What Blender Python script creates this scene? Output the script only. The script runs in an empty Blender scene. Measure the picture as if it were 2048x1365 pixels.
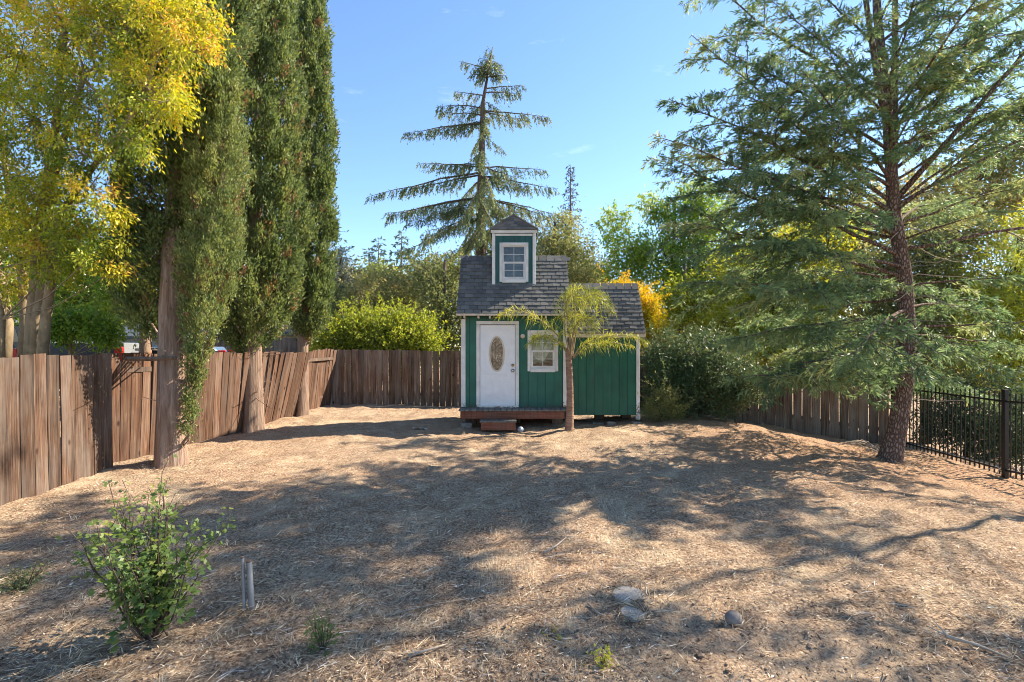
import bpy, bmesh, math, random
import numpy as np
from mathutils import Vector, Matrix, Euler

random.seed(11)
RG = np.random.default_rng(11)
SC = bpy.context.scene
COL = SC.collection
rad = math.radians

# ------------------------------------------------------------------ camera, sky, sun, exposure
CAM_H = 1.9
cam_d = bpy.data.cameras.new('camera')
cam_d.sensor_width = 36.0
cam_d.lens = 36.0 * 1000.0 / 2048.0
cam_d.shift_y = 0.0051
cam_d.clip_start = 0.05
cam_d.clip_end = 3000.0
cam = bpy.data.objects.new('camera', cam_d)
cam.location = (0, 0, CAM_H)
cam.rotation_euler = (rad(90), 0, 0)
COL.objects.link(cam)
SC.camera = cam

SUN_EL, SUN_AZ = 38.0, 22.0            # elevation; angle from +X (right) towards +Y (away)
sun_dir = Vector((math.cos(rad(SUN_EL)) * math.cos(rad(SUN_AZ)),
                  math.cos(rad(SUN_EL)) * math.sin(rad(SUN_AZ)), math.sin(rad(SUN_EL))))
world = bpy.data.worlds.new('World')
SC.world = world
world.use_nodes = True
wn, wl = world.node_tree.nodes, world.node_tree.links
wn.clear()
w_out = wn.new('ShaderNodeOutputWorld')
w_bg = wn.new('ShaderNodeBackground')
w_sky = wn.new('ShaderNodeTexSky')
w_sky.sky_type = 'NISHITA'
w_sky.sun_disc = False
w_sky.sun_elevation = rad(SUN_EL)
w_sky.sun_rotation = rad(90 - SUN_AZ)
w_sky.air_density = 1.0
w_sky.dust_density = 0.1
w_sky.ozone_density = 5.0
w_bg.inputs['Strength'].default_value = 0.108
# a few thin wisps of cirrus
w_tc = wn.new('ShaderNodeTexCoord')
w_map = wn.new('ShaderNodeMapping')
w_map.inputs['Rotation'].default_value = (0.2, 0.5, 0.3)
w_map.inputs['Scale'].default_value = (2.2, 2.2, 9.0)
w_no = wn.new('ShaderNodeTexNoise')
w_no.inputs['Scale'].default_value = 1.6
w_no.inputs['Detail'].default_value = 7.0
w_no.inputs['Roughness'].default_value = 0.62
w_rp = wn.new('ShaderNodeValToRGB')
w_rp.color_ramp.elements[0].position = 0.60
w_rp.color_ramp.elements[0].color = (0, 0, 0, 1)
w_rp.color_ramp.elements[1].position = 0.85
w_rp.color_ramp.elements[1].color = (0.30, 0.30, 0.30, 1)
w_mx = wn.new('ShaderNodeMixRGB')
w_mx.inputs['Color2'].default_value = (7.5, 8.0, 8.6, 1)
wl.new(w_tc.outputs['Generated'], w_map.inputs['Vector'])
wl.new(w_map.outputs['Vector'], w_no.inputs['Vector'])
wl.new(w_no.outputs['Fac'], w_rp.inputs['Fac'])
wl.new(w_rp.outputs['Color'], w_mx.inputs['Fac'])
wl.new(w_sky.outputs['Color'], w_mx.inputs['Color1'])
wl.new(w_mx.outputs['Color'], w_bg.inputs['Color'])
wl.new(w_bg.outputs['Background'], w_out.inputs['Surface'])

sun_l = bpy.data.lights.new('sun', 'SUN')
sun_l.energy = 4.7
sun_l.angle = rad(0.55)
sun_l.color = (1.0, 0.89, 0.74)
sun_o = bpy.data.objects.new('sun', sun_l)
sun_o.rotation_euler = sun_dir.to_track_quat('Z', 'Y').to_euler()
sun_o.location = (20, 10, 20)
COL.objects.link(sun_o)

vs = SC.view_settings
vs.view_transform = 'Standard'
vs.look = 'None'
vs.exposure = 1.55
vs.gamma = 1.0
vs.use_curve_mapping = False
SC.render.engine = 'CYCLES'
SC.cycles.use_denoising = True
SC.cycles.filter_width = 1.0
SC.cycles.denoising_prefilter = 'ACCURATE'
SC.cycles.max_bounces = 9
SC.cycles.diffuse_bounces = 6
SC.cycles.glossy_bounces = 3
SC.cycles.transmission_bounces = 5
SC.cycles.transparent_max_bounces = 8
SC.cycles.sample_clamp_indirect = 4.0
SC.cycles.caustics_reflective = False
SC.cycles.caustics_refractive = False

# ------------------------------------------------------------------ helpers: objects
def wloc(o):
    v = Vector((0, 0, 0))
    while o is not None:
        v = v + o.location
        o = o.parent
    return v

def tag(o, label, cat, group=None, kind=None):
    if label: o['label'] = label
    if cat: o['category'] = cat
    if group: o['group'] = group
    if kind: o['kind'] = kind
    return o

def thing(name, loc, label, cat, group=None):
    o = bpy.data.objects.new(name, None)
    o.empty_display_size = 0.2
    o.location = loc
    COL.objects.link(o)
    return tag(o, label, cat, group)

def add(name, me, mat, parent=None, loc=(0, 0, 0), rot=None, scale=None):
    """link mesh data as an object; loc is a world place, parents carry no rotation"""
    o = bpy.data.objects.new(name, me)
    if mat is not None and not me.materials:
        me.materials.append(mat)
    COL.objects.link(o)
    o.parent = parent
    l = Vector(loc)
    if parent is not None:
        l = l - wloc(parent)
    o.location = l
    if rot: o.rotation_euler = rot
    if scale: o.scale = scale
    return o

def mesh_pd(name, V, F, smooth=False):
    me = bpy.data.meshes.new(name)
    me.from_pydata([tuple(v) for v in V], [], F)
    if smooth:
        me.polygons.foreach_set('use_smooth', [True] * len(me.polygons))
    me.update()
    return me

def put(name, V, F, mat, parent=None, smooth=False):
    """world-space verts -> object whose origin is the centre of its box"""
    V = np.asarray(V, float)
    c = (V.min(0) + V.max(0)) / 2
    me = mesh_pd(name, V - c, F, smooth)
    return add(name, me, mat, parent, c)

BOXF = [(0, 3, 2, 1), (4, 5, 6, 7), (0, 1, 5, 4), (1, 2, 6, 5), (2, 3, 7, 6), (3, 0, 4, 7)]
def boxv(x0, x1, y0, y1, z0, z1):
    return [(x0, y0, z0), (x1, y0, z0), (x1, y1, z0), (x0, y1, z0), (x0, y0, z1), (x1, y0, z1), (x1, y1, z1), (x0, y1, z1)]

def bevel_mesh(name, V, F, w=0.004, seg=1):
    bm = bmesh.new()
    vv = [bm.verts.new(v) for v in V]
    for f in F: bm.faces.new([vv[i] for i in f])
    bmesh.ops.bevel(bm, geom=list(bm.edges), offset=w, segments=seg, affect='EDGES', profile=0.6)
    bmesh.ops.recalc_face_normals(bm, faces=bm.faces)
    me = bpy.data.meshes.new(name)
    bm.to_mesh(me); bm.free()
    return me

def box(name, x0, x1, y0, y1, z0, z1, mat, parent=None, bev=0.004, rot=None):
    c = ((x0 + x1) / 2, (y0 + y1) / 2, (z0 + z1) / 2)
    V = boxv(x0 - c[0], x1 - c[0], y0 - c[1], y1 - c[1], z0 - c[2], z1 - c[2])
    me = bevel_mesh(name, V, BOXF, bev) if bev else mesh_pd(name, V, BOXF)
    return add(name, me, mat, parent, c, rot)

class MB:
    """collects simple solids into one mesh"""
    def __init__(s): s.V = []; s.F = []
    def raw(s, V, F):
        n = len(s.V)
        s.V += [tuple(v) for v in V]
        s.F += [tuple(i + n for i in f) for f in F]
    def box(s, x0, x1, y0, y1, z0, z1): s.raw(boxv(x0, x1, y0, y1, z0, z1), BOXF)
    def tube(s, pts, rads, n=6, cap=True):
        pts = [Vector(p) for p in pts]
        rings = []
        ref = None
        for i, p in enumerate(pts):
            a = pts[max(i - 1, 0)]; b = pts[min(i + 1, len(pts) - 1)]
            t = (b - a)
            if t.length < 1e-9: t = Vector((0, 0, 1))
            t.normalize()
            if ref is None:
                ref = Vector((1, 0, 0)) if abs(t.x) < 0.8 else Vector((0, 1, 0))
            u = ref - t * ref.dot(t)
            u.normalize(); ref = u
            w = t.cross(u)
            r = rads[i] if hasattr(rads, '__len__') else rads
            rings.append([p + u * (r * math.cos(2 * math.pi * k / n)) + w * (r * math.sin(2 * math.pi * k / n)) for k in range(n)])
        base = len(s.V)
        for rg in rings: s.V += [tuple(v) for v in rg]
        for i in range(len(rings) - 1):
            for k in range(n):
                a = base + i * n + k; b = base + i * n + (k + 1) % n
                s.F.append((a, b, b + n, a + n))
        if cap:
            s.F.append(tuple(base + k for k in range(n))[::-1])
            s.F.append(tuple(base + (len(rings) - 1) * n + k for k in range(n)))
    def build(s, name, mat, parent=None, smooth=False):
        return put(name, s.V, s.F, mat, parent, smooth)

# ------------------------------------------------------------------ helpers: noise and ground height
_T = np.random.default_rng(3).random((256, 256))
def vnoise(x, y):
    x = np.asarray(x, float); y = np.asarray(y, float)
    xi = np.floor(x).astype(int); yi = np.floor(y).astype(int)
    fx = x - xi; fy = y - yi
    fx = fx * fx * (3 - 2 * fx); fy = fy * fy * (3 - 2 * fy)
    a = _T[xi % 256, yi % 256]; b = _T[(xi + 1) % 256, yi % 256]
    c = _T[xi % 256, (yi + 1) % 256]; d = _T[(xi + 1) % 256, (yi + 1) % 256]
    return (a * (1 - fx) + b * fx) * (1 - fy) + (c * (1 - fx) + d * fx) * fy
def sstep(a, b, x):
    t = np.clip((np.asarray(x, float) - a) / (b - a), 0, 1)
    return t * t * (3 - 2 * t)
def gh(x, y, fine=True):
    x = np.asarray(x, float); y = np.asarray(y, float)
    z = -0.5 * sstep(4.8, 9.4, x) * sstep(2.0, 8.0, y)
    z = z - 0.7 * sstep(9.2, 13.0, x) + 0.55 * sstep(6.7, 8.8, -x) * sstep(3, 7, y)
    z = z + 0.07 * (vnoise(x * 0.45 + 5, y * 0.45) - 0.5)
    if fine:
        z = z + 0.075 * (vnoise(x * 1.7, y * 1.7 + 9) - 0.5) + 0.045 * (vnoise(x * 5.1, y * 5.1) - 0.5)
        z = z + 0.026 * (vnoise(x * 13, y * 13) - 0.5) + 0.016 * (vnoise(x * 31, y * 31) - 0.5)
    return z
def g1(x, y): return float(gh(x, y))

# ------------------------------------------------------------------ helpers: materials
def mat_new(name):
    m = bpy.data.materials.new(name)
    m.use_nodes = True
    nt = m.node_tree
    return m, nt, nt.nodes['Principled BSDF'], nt.nodes['Material Output']
def N(nt, typ, **kw):
    n = nt.nodes.new(typ)
    for k, v in kw.items():
        if k in n.inputs: n.inputs[k].default_value = v
        else: setattr(n, k, v)
    return n
def L(nt, a, b): nt.links.new(a, b)
def ramp(nt, fac, stops):
    r = nt.nodes.new('ShaderNodeValToRGB')
    els = r.color_ramp.elements
    els[0].position = stops[0][0]; els[0].color = (*stops[0][1], 1)
    els[1].position = stops[-1][0]; els[1].color = (*stops[-1][1], 1)
    for p, c in stops[1:-1]:
        e = els.new(p); e.color = (*c, 1)
    L(nt, fac, r.inputs['Fac'])
    return r.outputs['Color']
def mix(nt, fac, a, b, mode='MIX'):
    m = nt.nodes.new('ShaderNodeMixRGB'); m.blend_type = mode
    for inp, v in (('Fac', fac), ('Color1', a), ('Color2', b)):
        if isinstance(v, (int, float)): m.inputs[inp].default_value = v
        elif isinstance(v, tuple): m.inputs[inp].default_value = (*v, 1)
        else: L(nt, v, m.inputs[inp])
    return m.outputs['Color']
def math_(nt, op, a, b=0.0):
    m = nt.nodes.new('ShaderNodeMath'); m.operation = op
    for i, v in enumerate((a, b)):
        if isinstance(v, (int, float)): m.inputs[i].default_value = v
        else: L(nt, v, m.inputs[i])
    return m.outputs[0]
def coords(nt, scale=(1, 1, 1), rot=(0, 0, 0), offset_random=False, kind='Object'):
    tc = nt.nodes.new('ShaderNodeTexCoord')
    mp = nt.nodes.new('ShaderNodeMapping')
    mp.inputs['Scale'].default_value = scale
    mp.inputs['Rotation'].default_value = rot
    src = tc.outputs[kind]
    if offset_random:
        oi = nt.nodes.new('ShaderNodeObjectInfo')
        vm = nt.nodes.new('ShaderNodeVectorMath'); vm.operation = 'MULTIPLY_ADD'
        vm.inputs[1].default_value = (37, 53, 71)
        L(nt, oi.outputs['Random'], vm.inputs[0]); L(nt, src, vm.inputs[2])
        src = vm.outputs[0]
    L(nt, src, mp.inputs['Vector'])
    return mp.outputs['Vector']
def noise(nt, vec, scale, detail=4.0, rough=0.55, dist=0.0):
    n = N(nt, 'ShaderNodeTexNoise', Scale=scale, Detail=detail, Roughness=rough, Distortion=dist)
    L(nt, vec, n.inputs['Vector'])
    return n.outputs['Fac']
def bump(nt, bsdf, h, strength=0.4, dist=0.01):
    b = N(nt, 'ShaderNodeBump', Strength=strength, Distance=dist)
    L(nt, h, b.inputs['Height']); L(nt, b.outputs['Normal'], bsdf.inputs['Normal'])

def leaf_mat(name, stops, trans=0.35, rough=0.5, tcol=1.25):
    m, nt, bs, out = mat_new(name)
    at = N(nt, 'ShaderNodeAttribute', attribute_name='tint')
    col = ramp(nt, at.outputs['Fac'], stops)
    L(nt, col, bs.inputs['Base Color'])
    bs.inputs['Roughness'].default_value = rough
    bs.inputs['Specular IOR Level'].default_value = 0.35
    tr = nt.nodes.new('ShaderNodeBsdfTranslucent')
    hs = N(nt, 'ShaderNodeHueSaturation', Saturation=1.1, Value=tcol, Hue=0.49)
    L(nt, col, hs.inputs['Color']); L(nt, hs.outputs['Color'], tr.inputs['Color'])
    mx = nt.nodes.new('ShaderNodeMixShader'); mx.inputs[0].default_value = trans
    L(nt, bs.outputs[0], mx.inputs[1]); L(nt, tr.outputs[0], mx.inputs[2]); L(nt, mx.outputs[0], out.inputs['Surface'])
    return m

def bark_mat(name, c0, c1, c2, scale=(9, 9, 1.6), bstr=0.9, rough=0.9, bdist=0.03):
    m, nt, bs, out = mat_new(name)
    v = coords(nt, scale)
    n1 = noise(nt, v, 1.6, 6, 0.65, 0.6)
    v2 = coords(nt, (1.2, 1.2, 0.7))
    n2 = noise(nt, v2, 1.5, 3, 0.5)
    c = ramp(nt, n1, [(0.32, c0), (0.52, c1), (0.72, c2)])
    c = mix(nt, math_(nt, 'MULTIPLY', n2, 0.5), c, c1)
    L(nt, c, bs.inputs['Base Color'])
    bs.inputs['Roughness'].default_value = rough
    bs.inputs['Specular IOR Level'].default_value = 0.15
    bump(nt, bs, n1, bstr, bdist)
    return m

def plated_bark(name, crack, c1, c2, scale=(24, 24, 10)):
    m, nt, bs, out = mat_new(name)
    v = coords(nt, scale)
    nz = N(nt, 'ShaderNodeTexNoise', Scale=1.4, Detail=4.0); L(nt, v, nz.inputs['Vector'])
    va = nt.nodes.new('ShaderNodeVectorMath'); va.operation = 'MULTIPLY_ADD'; va.inputs[1].default_value = (0.9, 0.9, 0.9)
    L(nt, nz.outputs['Color'], va.inputs[0]); L(nt, v, va.inputs[2])
    vo = N(nt, 'ShaderNodeTexVoronoi', Scale=1.0, feature='DISTANCE_TO_EDGE'); L(nt, va.outputs[0], vo.inputs['Vector'])
    n2 = noise(nt, coords(nt, (30, 30, 14)), 1.0, 5, 0.7)
    c = ramp(nt, n2, [(0.3, c1), (0.7, c2)])
    c = mix(nt, ramp(nt, vo.outputs['Distance'], [(0.03, (1, 1, 1)), (0.22, (0, 0, 0))]), c, crack)
    L(nt, c, bs.inputs['Base Color'])
    bs.inputs['Roughness'].default_value = 0.92
    bs.inputs['Specular IOR Level'].default_value = 0.15
    h = math_(nt, 'ADD', ramp(nt, vo.outputs['Distance'], [(0.0, (0, 0, 0)), (0.25, (1, 1, 1))]), math_(nt, 'MULTIPLY', n2, 0.4))
    bump(nt, bs, h, 1.0, 0.03)
    return m

def plain_mat(name, col, rough=0.6, metal=0.0, spec=0.4, var=0.12, scale=6.0, bstr=0.1):
    m, nt, bs, out = mat_new(name)
    v = coords(nt, (1, 1, 1), offset_random=True)
    n1 = noise(nt, v, scale, 5, 0.6)
    n2 = noise(nt, v, scale * 9, 3, 0.6)
    dark = tuple(c * (1 - 2.2 * var) for c in col); lite = tuple(min(1, c * (1 + 1.2 * var)) for c in col)
    c = ramp(nt, n1, [(0.3, dark), (0.7, lite)])
    L(nt, c, bs.inputs['Base Color'])
    bs.inputs['Roughness'].default_value = rough
    bs.inputs['Metallic'].default_value = metal
    bs.inputs['Specular IOR Level'].default_value = spec
    if bstr: bump(nt, bs, n2, bstr, 0.004)
    return m

def wood_mat(name, stops, grain=(26, 26, 1.3), grey=None, greyamt=0.5, knots=True, bstr=0.5, objvar=0.35):
    """weathered boards: grain runs along local z"""
    m, nt, bs, out = mat_new(name)
    v = coords(nt, grain, offset_random=True)
    n1 = noise(nt, v, 1.0, 6, 0.65, 0.8)
    v2 = coords(nt, (3, 3, 0.9), offset_random=True)
    n2 = noise(nt, v2, 1.3, 4, 0.6)
    c = ramp(nt, n1, stops)
    if grey:
        c = mix(nt, math_(nt, 'MULTIPLY', ramp(nt, n2, [(0.40, (0, 0, 0)), (0.68, (1, 1, 1))]), greyamt), c, grey)
    n6 = noise(nt, coords(nt, (16, 16, 0.7), offset_random=True), 1.0, 4, 0.6)
    c = mix(nt, math_(nt, 'MULTIPLY', ramp(nt, n6, [(0.52, (0, 0, 0)), (0.68, (1, 1, 1))]), 0.6), c, tuple(x * 0.9 for x in stops[0][1]))
    oi = nt.nodes.new('ShaderNodeObjectInfo')
    br = math_(nt, 'ADD', math_(nt, 'MULTIPLY', oi.outputs['Random'], objvar), 1.0 - objvar * 0.55)
    hv = nt.nodes.new('ShaderNodeHueSaturation')
    L(nt, br, hv.inputs['Value']); L(nt, c, hv.inputs['Color'])
    c = hv.outputs['Color']
    if knots:
        v3 = coords(nt, (1, 1, 0.55), offset_random=True)
        vo = N(nt, 'ShaderNodeTexVoronoi', Scale=3.2)
        L(nt, v3, vo.inputs['Vector'])
        k = ramp(nt, vo.outputs['Distance'], [(0.05, (0, 0, 0)), (0.11, (1, 1, 1))])
        c = mix(nt, math_(nt, 'SUBTRACT', 1.0, k), c, (0.035, 0.018, 0.012))
    L(nt, c, bs.inputs['Base Color'])
    bs.inputs['Roughness'].default_value = 0.88
    bs.inputs['Specular IOR Level'].default_value = 0.2
    bump(nt, bs, n1, bstr, 0.006)
    return m

# ------------------------------------------------------------------ helpers: foliage
def unit(a):
    return a / np.maximum(np.linalg.norm(a, axis=-1, keepdims=True), 1e-9)
def rnd3(n): return RG.normal(size=(n, 3))

class Leaves:
    """collects leaf blades (one folded quad each)"""
    def __init__(s): s.V = []; s.T = []
    def blades(s, P, A, Ln, W, tint, fold=0.18, mid=0.45, nrm=None):
        n = len(P)
        A = unit(A)
        Nn = rnd3(n) if nrm is None else nrm + 0.001
        S = unit(np.cross(A, Nn)); n2 = np.cross(S, A)
        Ln = np.broadcast_to(np.asarray(Ln, float), (n,))[:, None]; W = np.broadcast_to(np.asarray(W, float), (n,))[:, None]
        v = np.empty((n, 4, 3))
        v[:, 0] = P; v[:, 2] = P + A * Ln
        v[:, 1] = P + A * Ln * mid + S * W * 0.5 + n2 * W * fold
        v[:, 3] = P + A * Ln * mid - S * W * 0.5 + n2 * W * fold
        s.V.append(v); s.T.append(np.broadcast_to(np.asarray(tint, float), (n,)))
    def build(s, name, mat, parent=None, loc=None):
        V = np.concatenate(s.V).reshape(-1, 3); T = np.clip(np.concatenate(s.T), 0, 1)
        nq = len(T)
        c = (V.min(0) + V.max(0)) / 2
        me = bpy.data.meshes.new(name)
        me.vertices.add(nq * 4); me.loops.add(nq * 4); me.polygons.add(nq)
        me.vertices.foreach_set('co', (V - c).astype(np.float32).ravel())
        me.loops.foreach_set('vertex_index', np.arange(nq * 4, dtype=np.int32))
        me.polygons.foreach_set('loop_start', np.arange(0, nq * 4, 4, dtype=np.int32))
        a = me.attributes.new('tint', 'FLOAT', 'FACE')
        a.data.foreach_set('value', T.astype(np.float32))
        me.update(calc_edges=True)
        return add(name, me, mat, parent, c)

def polyline(start, d0, length, sag=0.0, lift=0.0, n=9, wob=0.03):
    """limb path: start, unit direction, gravity sag, up-turned tip"""
    t = np.linspace(0, 1, n)[:, None]
    p = np.asarray(start)[None] + np.asarray(d0)[None] * length * t
    p[:, 2] += (-sag * t[:, 0] ** 2 + lift * t[:, 0] ** 3) * length
    w = np.cumsum(RG.normal(size=(n, 3)), 0) * wob * length / n
    w[0] = 0
    return p + w

def along(path, t):
    n = len(path) - 1
    f = np.clip(np.asarray(t) * n, 0, n - 1e-6); i = f.astype(int); u = (f - i)[:, None]
    p = path[i] * (1 - u) + path[i + 1] * u
    return p, unit(path[i + 1] - path[i])

def twig_fan(lv, wood, path, spacing, tlen, ang, droop, nl, nw, per_m, t0=0.12, flat=0.25, tip=0.35, sub=True, tint0=0.5, wood_every=1, hang=0.0):
    """side twigs with needles on both sides of a branch path"""
    Lb = float(np.linalg.norm(np.diff(path, axis=0), axis=1).sum())
    nt_ = max(3, int(Lb * (1 - t0) / spacing) * 2)
    t = np.sort(t0 + (1 - t0) * RG.random(nt_) ** 0.85)
    P, T = along(path, t)
    up = np.array([0, 0, 1.0])
    side = unit(np.cross(T, up)) * np.where(RG.random(nt_) < 0.5, 1, -1)[:, None]
    a = ang + RG.normal(size=nt_) * 0.22
    D = unit(T * np.cos(a)[:, None] + side * np.sin(a)[:, None] + RG.normal(size=(nt_, 3)) * flat * 0.5)
    if hang: D = unit(D * (1 - hang) + np.array([0, 0, -1.0]) * hang)
    ln = tlen * (1 - (1 - tip) * t) * RG.uniform(0.5, 1.15, nt_)
    dr = droop * RG.uniform(0.5, 1.4, nt_)
    tt = tint0 + RG.normal(size=nt_) * 0.12
    if sub:
        k = 3
        ii = np.repeat(np.arange(nt_), k)
        s = RG.uniform(0.25, 0.85, len(ii))
        Ps = P[ii] + D[ii] * (ln[ii] * s)[:, None]; Ps[:, 2] -= dr[ii] * s ** 2 * ln[ii]
        Ds = unit(D[ii] + RG.normal(size=(len(ii), 3)) * 0.55)
        P = np.concatenate([P, Ps]); D = np.concatenate([D, Ds]); ln = np.concatenate([ln, ln[ii] * RG.uniform(0.25, 0.5, len(ii))])
        dr = np.concatenate([dr, dr[ii]]); tt = np.concatenate([tt, tt[ii]])
    cnt = np.maximum(3, (ln * per_m).astype(int))
    ii = np.repeat(np.arange(len(P)), cnt)
    s = RG.random(len(ii)) ** 0.9
    Q = P[ii] + D[ii] * (ln[ii] * s)[:, None]; Q[:, 2] -= dr[ii] * s ** 2 * ln[ii]
    tg = D[ii].copy(); tg[:, 2] -= 2 * dr[ii] * s
    A = unit(tg) * 1.0 + unit(rnd3(len(ii))) * 0.62
    lv.blades(Q, A, nl * RG.uniform(0.7, 1.3, len(ii)), nw, tt[ii] + RG.normal(size=len(ii)) * 0.13)
    # tufts right on the branch
    m = int(Lb * per_m * 0.6)
    if m:
        tb = RG.uniform(t0, 1, m); Pb, Tb = along(path, tb)
        lv.blades(Pb, Tb * 0.5 + unit(rnd3(m)) * 0.9, nl, nw, tint0 + RG.normal(size=m) * 0.15)
    if wood is not None:
        for j in range(0, nt_, wood_every):
            p0 = P[j]; p1 = p0 + D[j] * ln[j] * 0.5 - np.array([0, 0, dr[j] * 0.25 * ln[j]]); p2 = p0 + D[j] * ln[j] - np.array([0, 0, dr[j] * ln[j]])
            wood.tube([p0, p1, p2], [0.005, 0.004, 0.002], 3, False)

def leaf_cloud(lv, C, sig, per, ll, lw, tint, hang=0.3, out_from=None, mid=0.45, jit=0.12, outw=0.35):
    """leaves scattered round clump centres"""
    n = len(C)
    ii = np.repeat(np.arange(n), per)
    sg = np.broadcast_to(np.asarray(sig, float), (n,))[ii][:, None] if np.ndim(sig) < 2 else np.asarray(sig)[ii]
    off = rnd3(len(ii)) * 0.6 * sg
    P = C[ii] + off
    A = unit(rnd3(len(ii))) + np.array([0, 0, -1.0]) * hang * 2 + unit(off) * 0.5
    if out_from is not None: A = A + unit(P - out_from) * outw
    tint = np.broadcast_to(np.asarray(tint, float), (n,))[ii] + RG.normal(size=len(ii)) * jit
    lv.blades(P, A, ll * RG.uniform(0.65, 1.25, len(ii)), lw * RG.uniform(0.8, 1.2, len(ii)), tint, mid=mid)

def broadleaf(name, label, cat, group, base, trunk, blobs, clumps, per, sig, ll, lw, mat, bark, hang=0.3, rim=0.55, tint_fn=None, trunk_r=0.12, twigs=True, extra_stems=(), mid=0.45, shoots=0, shoot_len=0.6, shoot_up=0.6):
    """a tree: trunk stem(s), limbs to each mass of foliage, twigs, leaves"""
    t = thing(name, base, label, cat, group)
    wood = MB()
    trunk = [np.asarray(p, float) for p in trunk]
    nn = len(trunk)
    wood.tube(trunk, [trunk_r * (1.25 if i == 0 else 1 - 0.55 * i / max(1, nn - 1)) for i in range(nn)], 9)
    for st in extra_stems:
        wood.tube(st[0], st[1], 8)
    lv = Leaves()
    vol = np.array([b[3] * b[4] * b[5] for b in blobs]) ** (2 / 3)
    share = vol / vol.sum()
    stems = [trunk] + [[np.asarray(q, float) for q in st[0]] for st in extra_stems]
    for b, sh in zip(blobs, share):
        c = np.array(b[:3]); r = np.array(b[3:6])
        k = max(4, int(clumps * sh))
        d = unit(rnd3(k)); u = rim + (1 - rim) * RG.random(k) ** 0.6
        u = np.where(RG.random(k) < 0.2, u * RG.uniform(0.3, 0.9, k), u)
        C = c + d * r * u[:, None]
        tb = 0.5 + RG.normal() * 0.10
        tint = tb + RG.normal(size=k) * 0.14
        if tint_fn is not None: tint = tint_fn(C, tint, d, u)
        leaf_cloud(lv, C, sig * RG.uniform(0.7, 1.4, k), per, ll, lw, tint, hang, c, mid)
        if twigs:
            cand = [p for st in stems for p in st[max(1, len(st) // 2):]]
            a = min(cand, key=lambda p: np.linalg.norm(p - c) + (2.5 if p[2] > c[2] - 0.3 else 0))
            m = (a + c) / 2 + np.array([0, 0, -0.05]) * np.linalg.norm(c - a)
            q_ = min(1.0, 0.25 + float(r.max()) * 0.6); wood.tube([a, m, c], [trunk_r * 0.32 * q_, trunk_r * 0.22 * q_, trunk_r * 0.10 * q_], 6, False)
            for q in C[::2]:
                w0 = c + (q - c) * 0.05
                wood.tube([w0, (w0 + q) / 2 + rnd3(1)[0] * 0.06 * np.linalg.norm(q - c), q], [trunk_r * 0.10, trunk_r * 0.07, trunk_r * 0.025], 3, False)
    for k in range(shoots):                               # long shoots that break the outline
        b = blobs[int(RG.choice(len(blobs), p=share))]
        c = np.array(b[:3]); r = np.array(b[3:6]); d = unit(rnd3(1))[0]
        if shoot_up > 0: d[2] = abs(d[2])
        s = c + d * r * 0.75
        dd = unit(d + np.array([0, 0, shoot_up]) + rnd3(1)[0] * 0.2)
        pa = polyline(s, dd, shoot_len * RG.uniform(0.5, 1.3), 0.25, 0.0, 5, 0.15)
        if twigs: wood.tube(pa, np.linspace(trunk_r * 0.06, trunk_r * 0.02, 5), 3, False)
        m = 22; P_, T_ = along(pa, RG.uniform(0.1, 1, m))
        tt = 0.6 + RG.normal(size=m) * 0.15
        if tint_fn is not None: tt = tint_fn(P_, tt, np.repeat(d[None], m, 0), np.ones(m))
        lv.blades(P_, T_ * 0.6 + unit(rnd3(m)) * 0.9 + np.array([0, 0, -hang]), ll * RG.uniform(0.6, 1.1, m), lw, tt, mid=mid)
    wood.build('trunk', bark, t, True)
    lv.build('crown', mat, t)
    return t

def at(px, py, Y):
    """a point of the place, from its sight line and its distance in metres"""
    return np.array([(px - 1024) / 1000.0 * Y, Y, CAM_H - (py - 693) / 1000.0 * Y])

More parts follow.
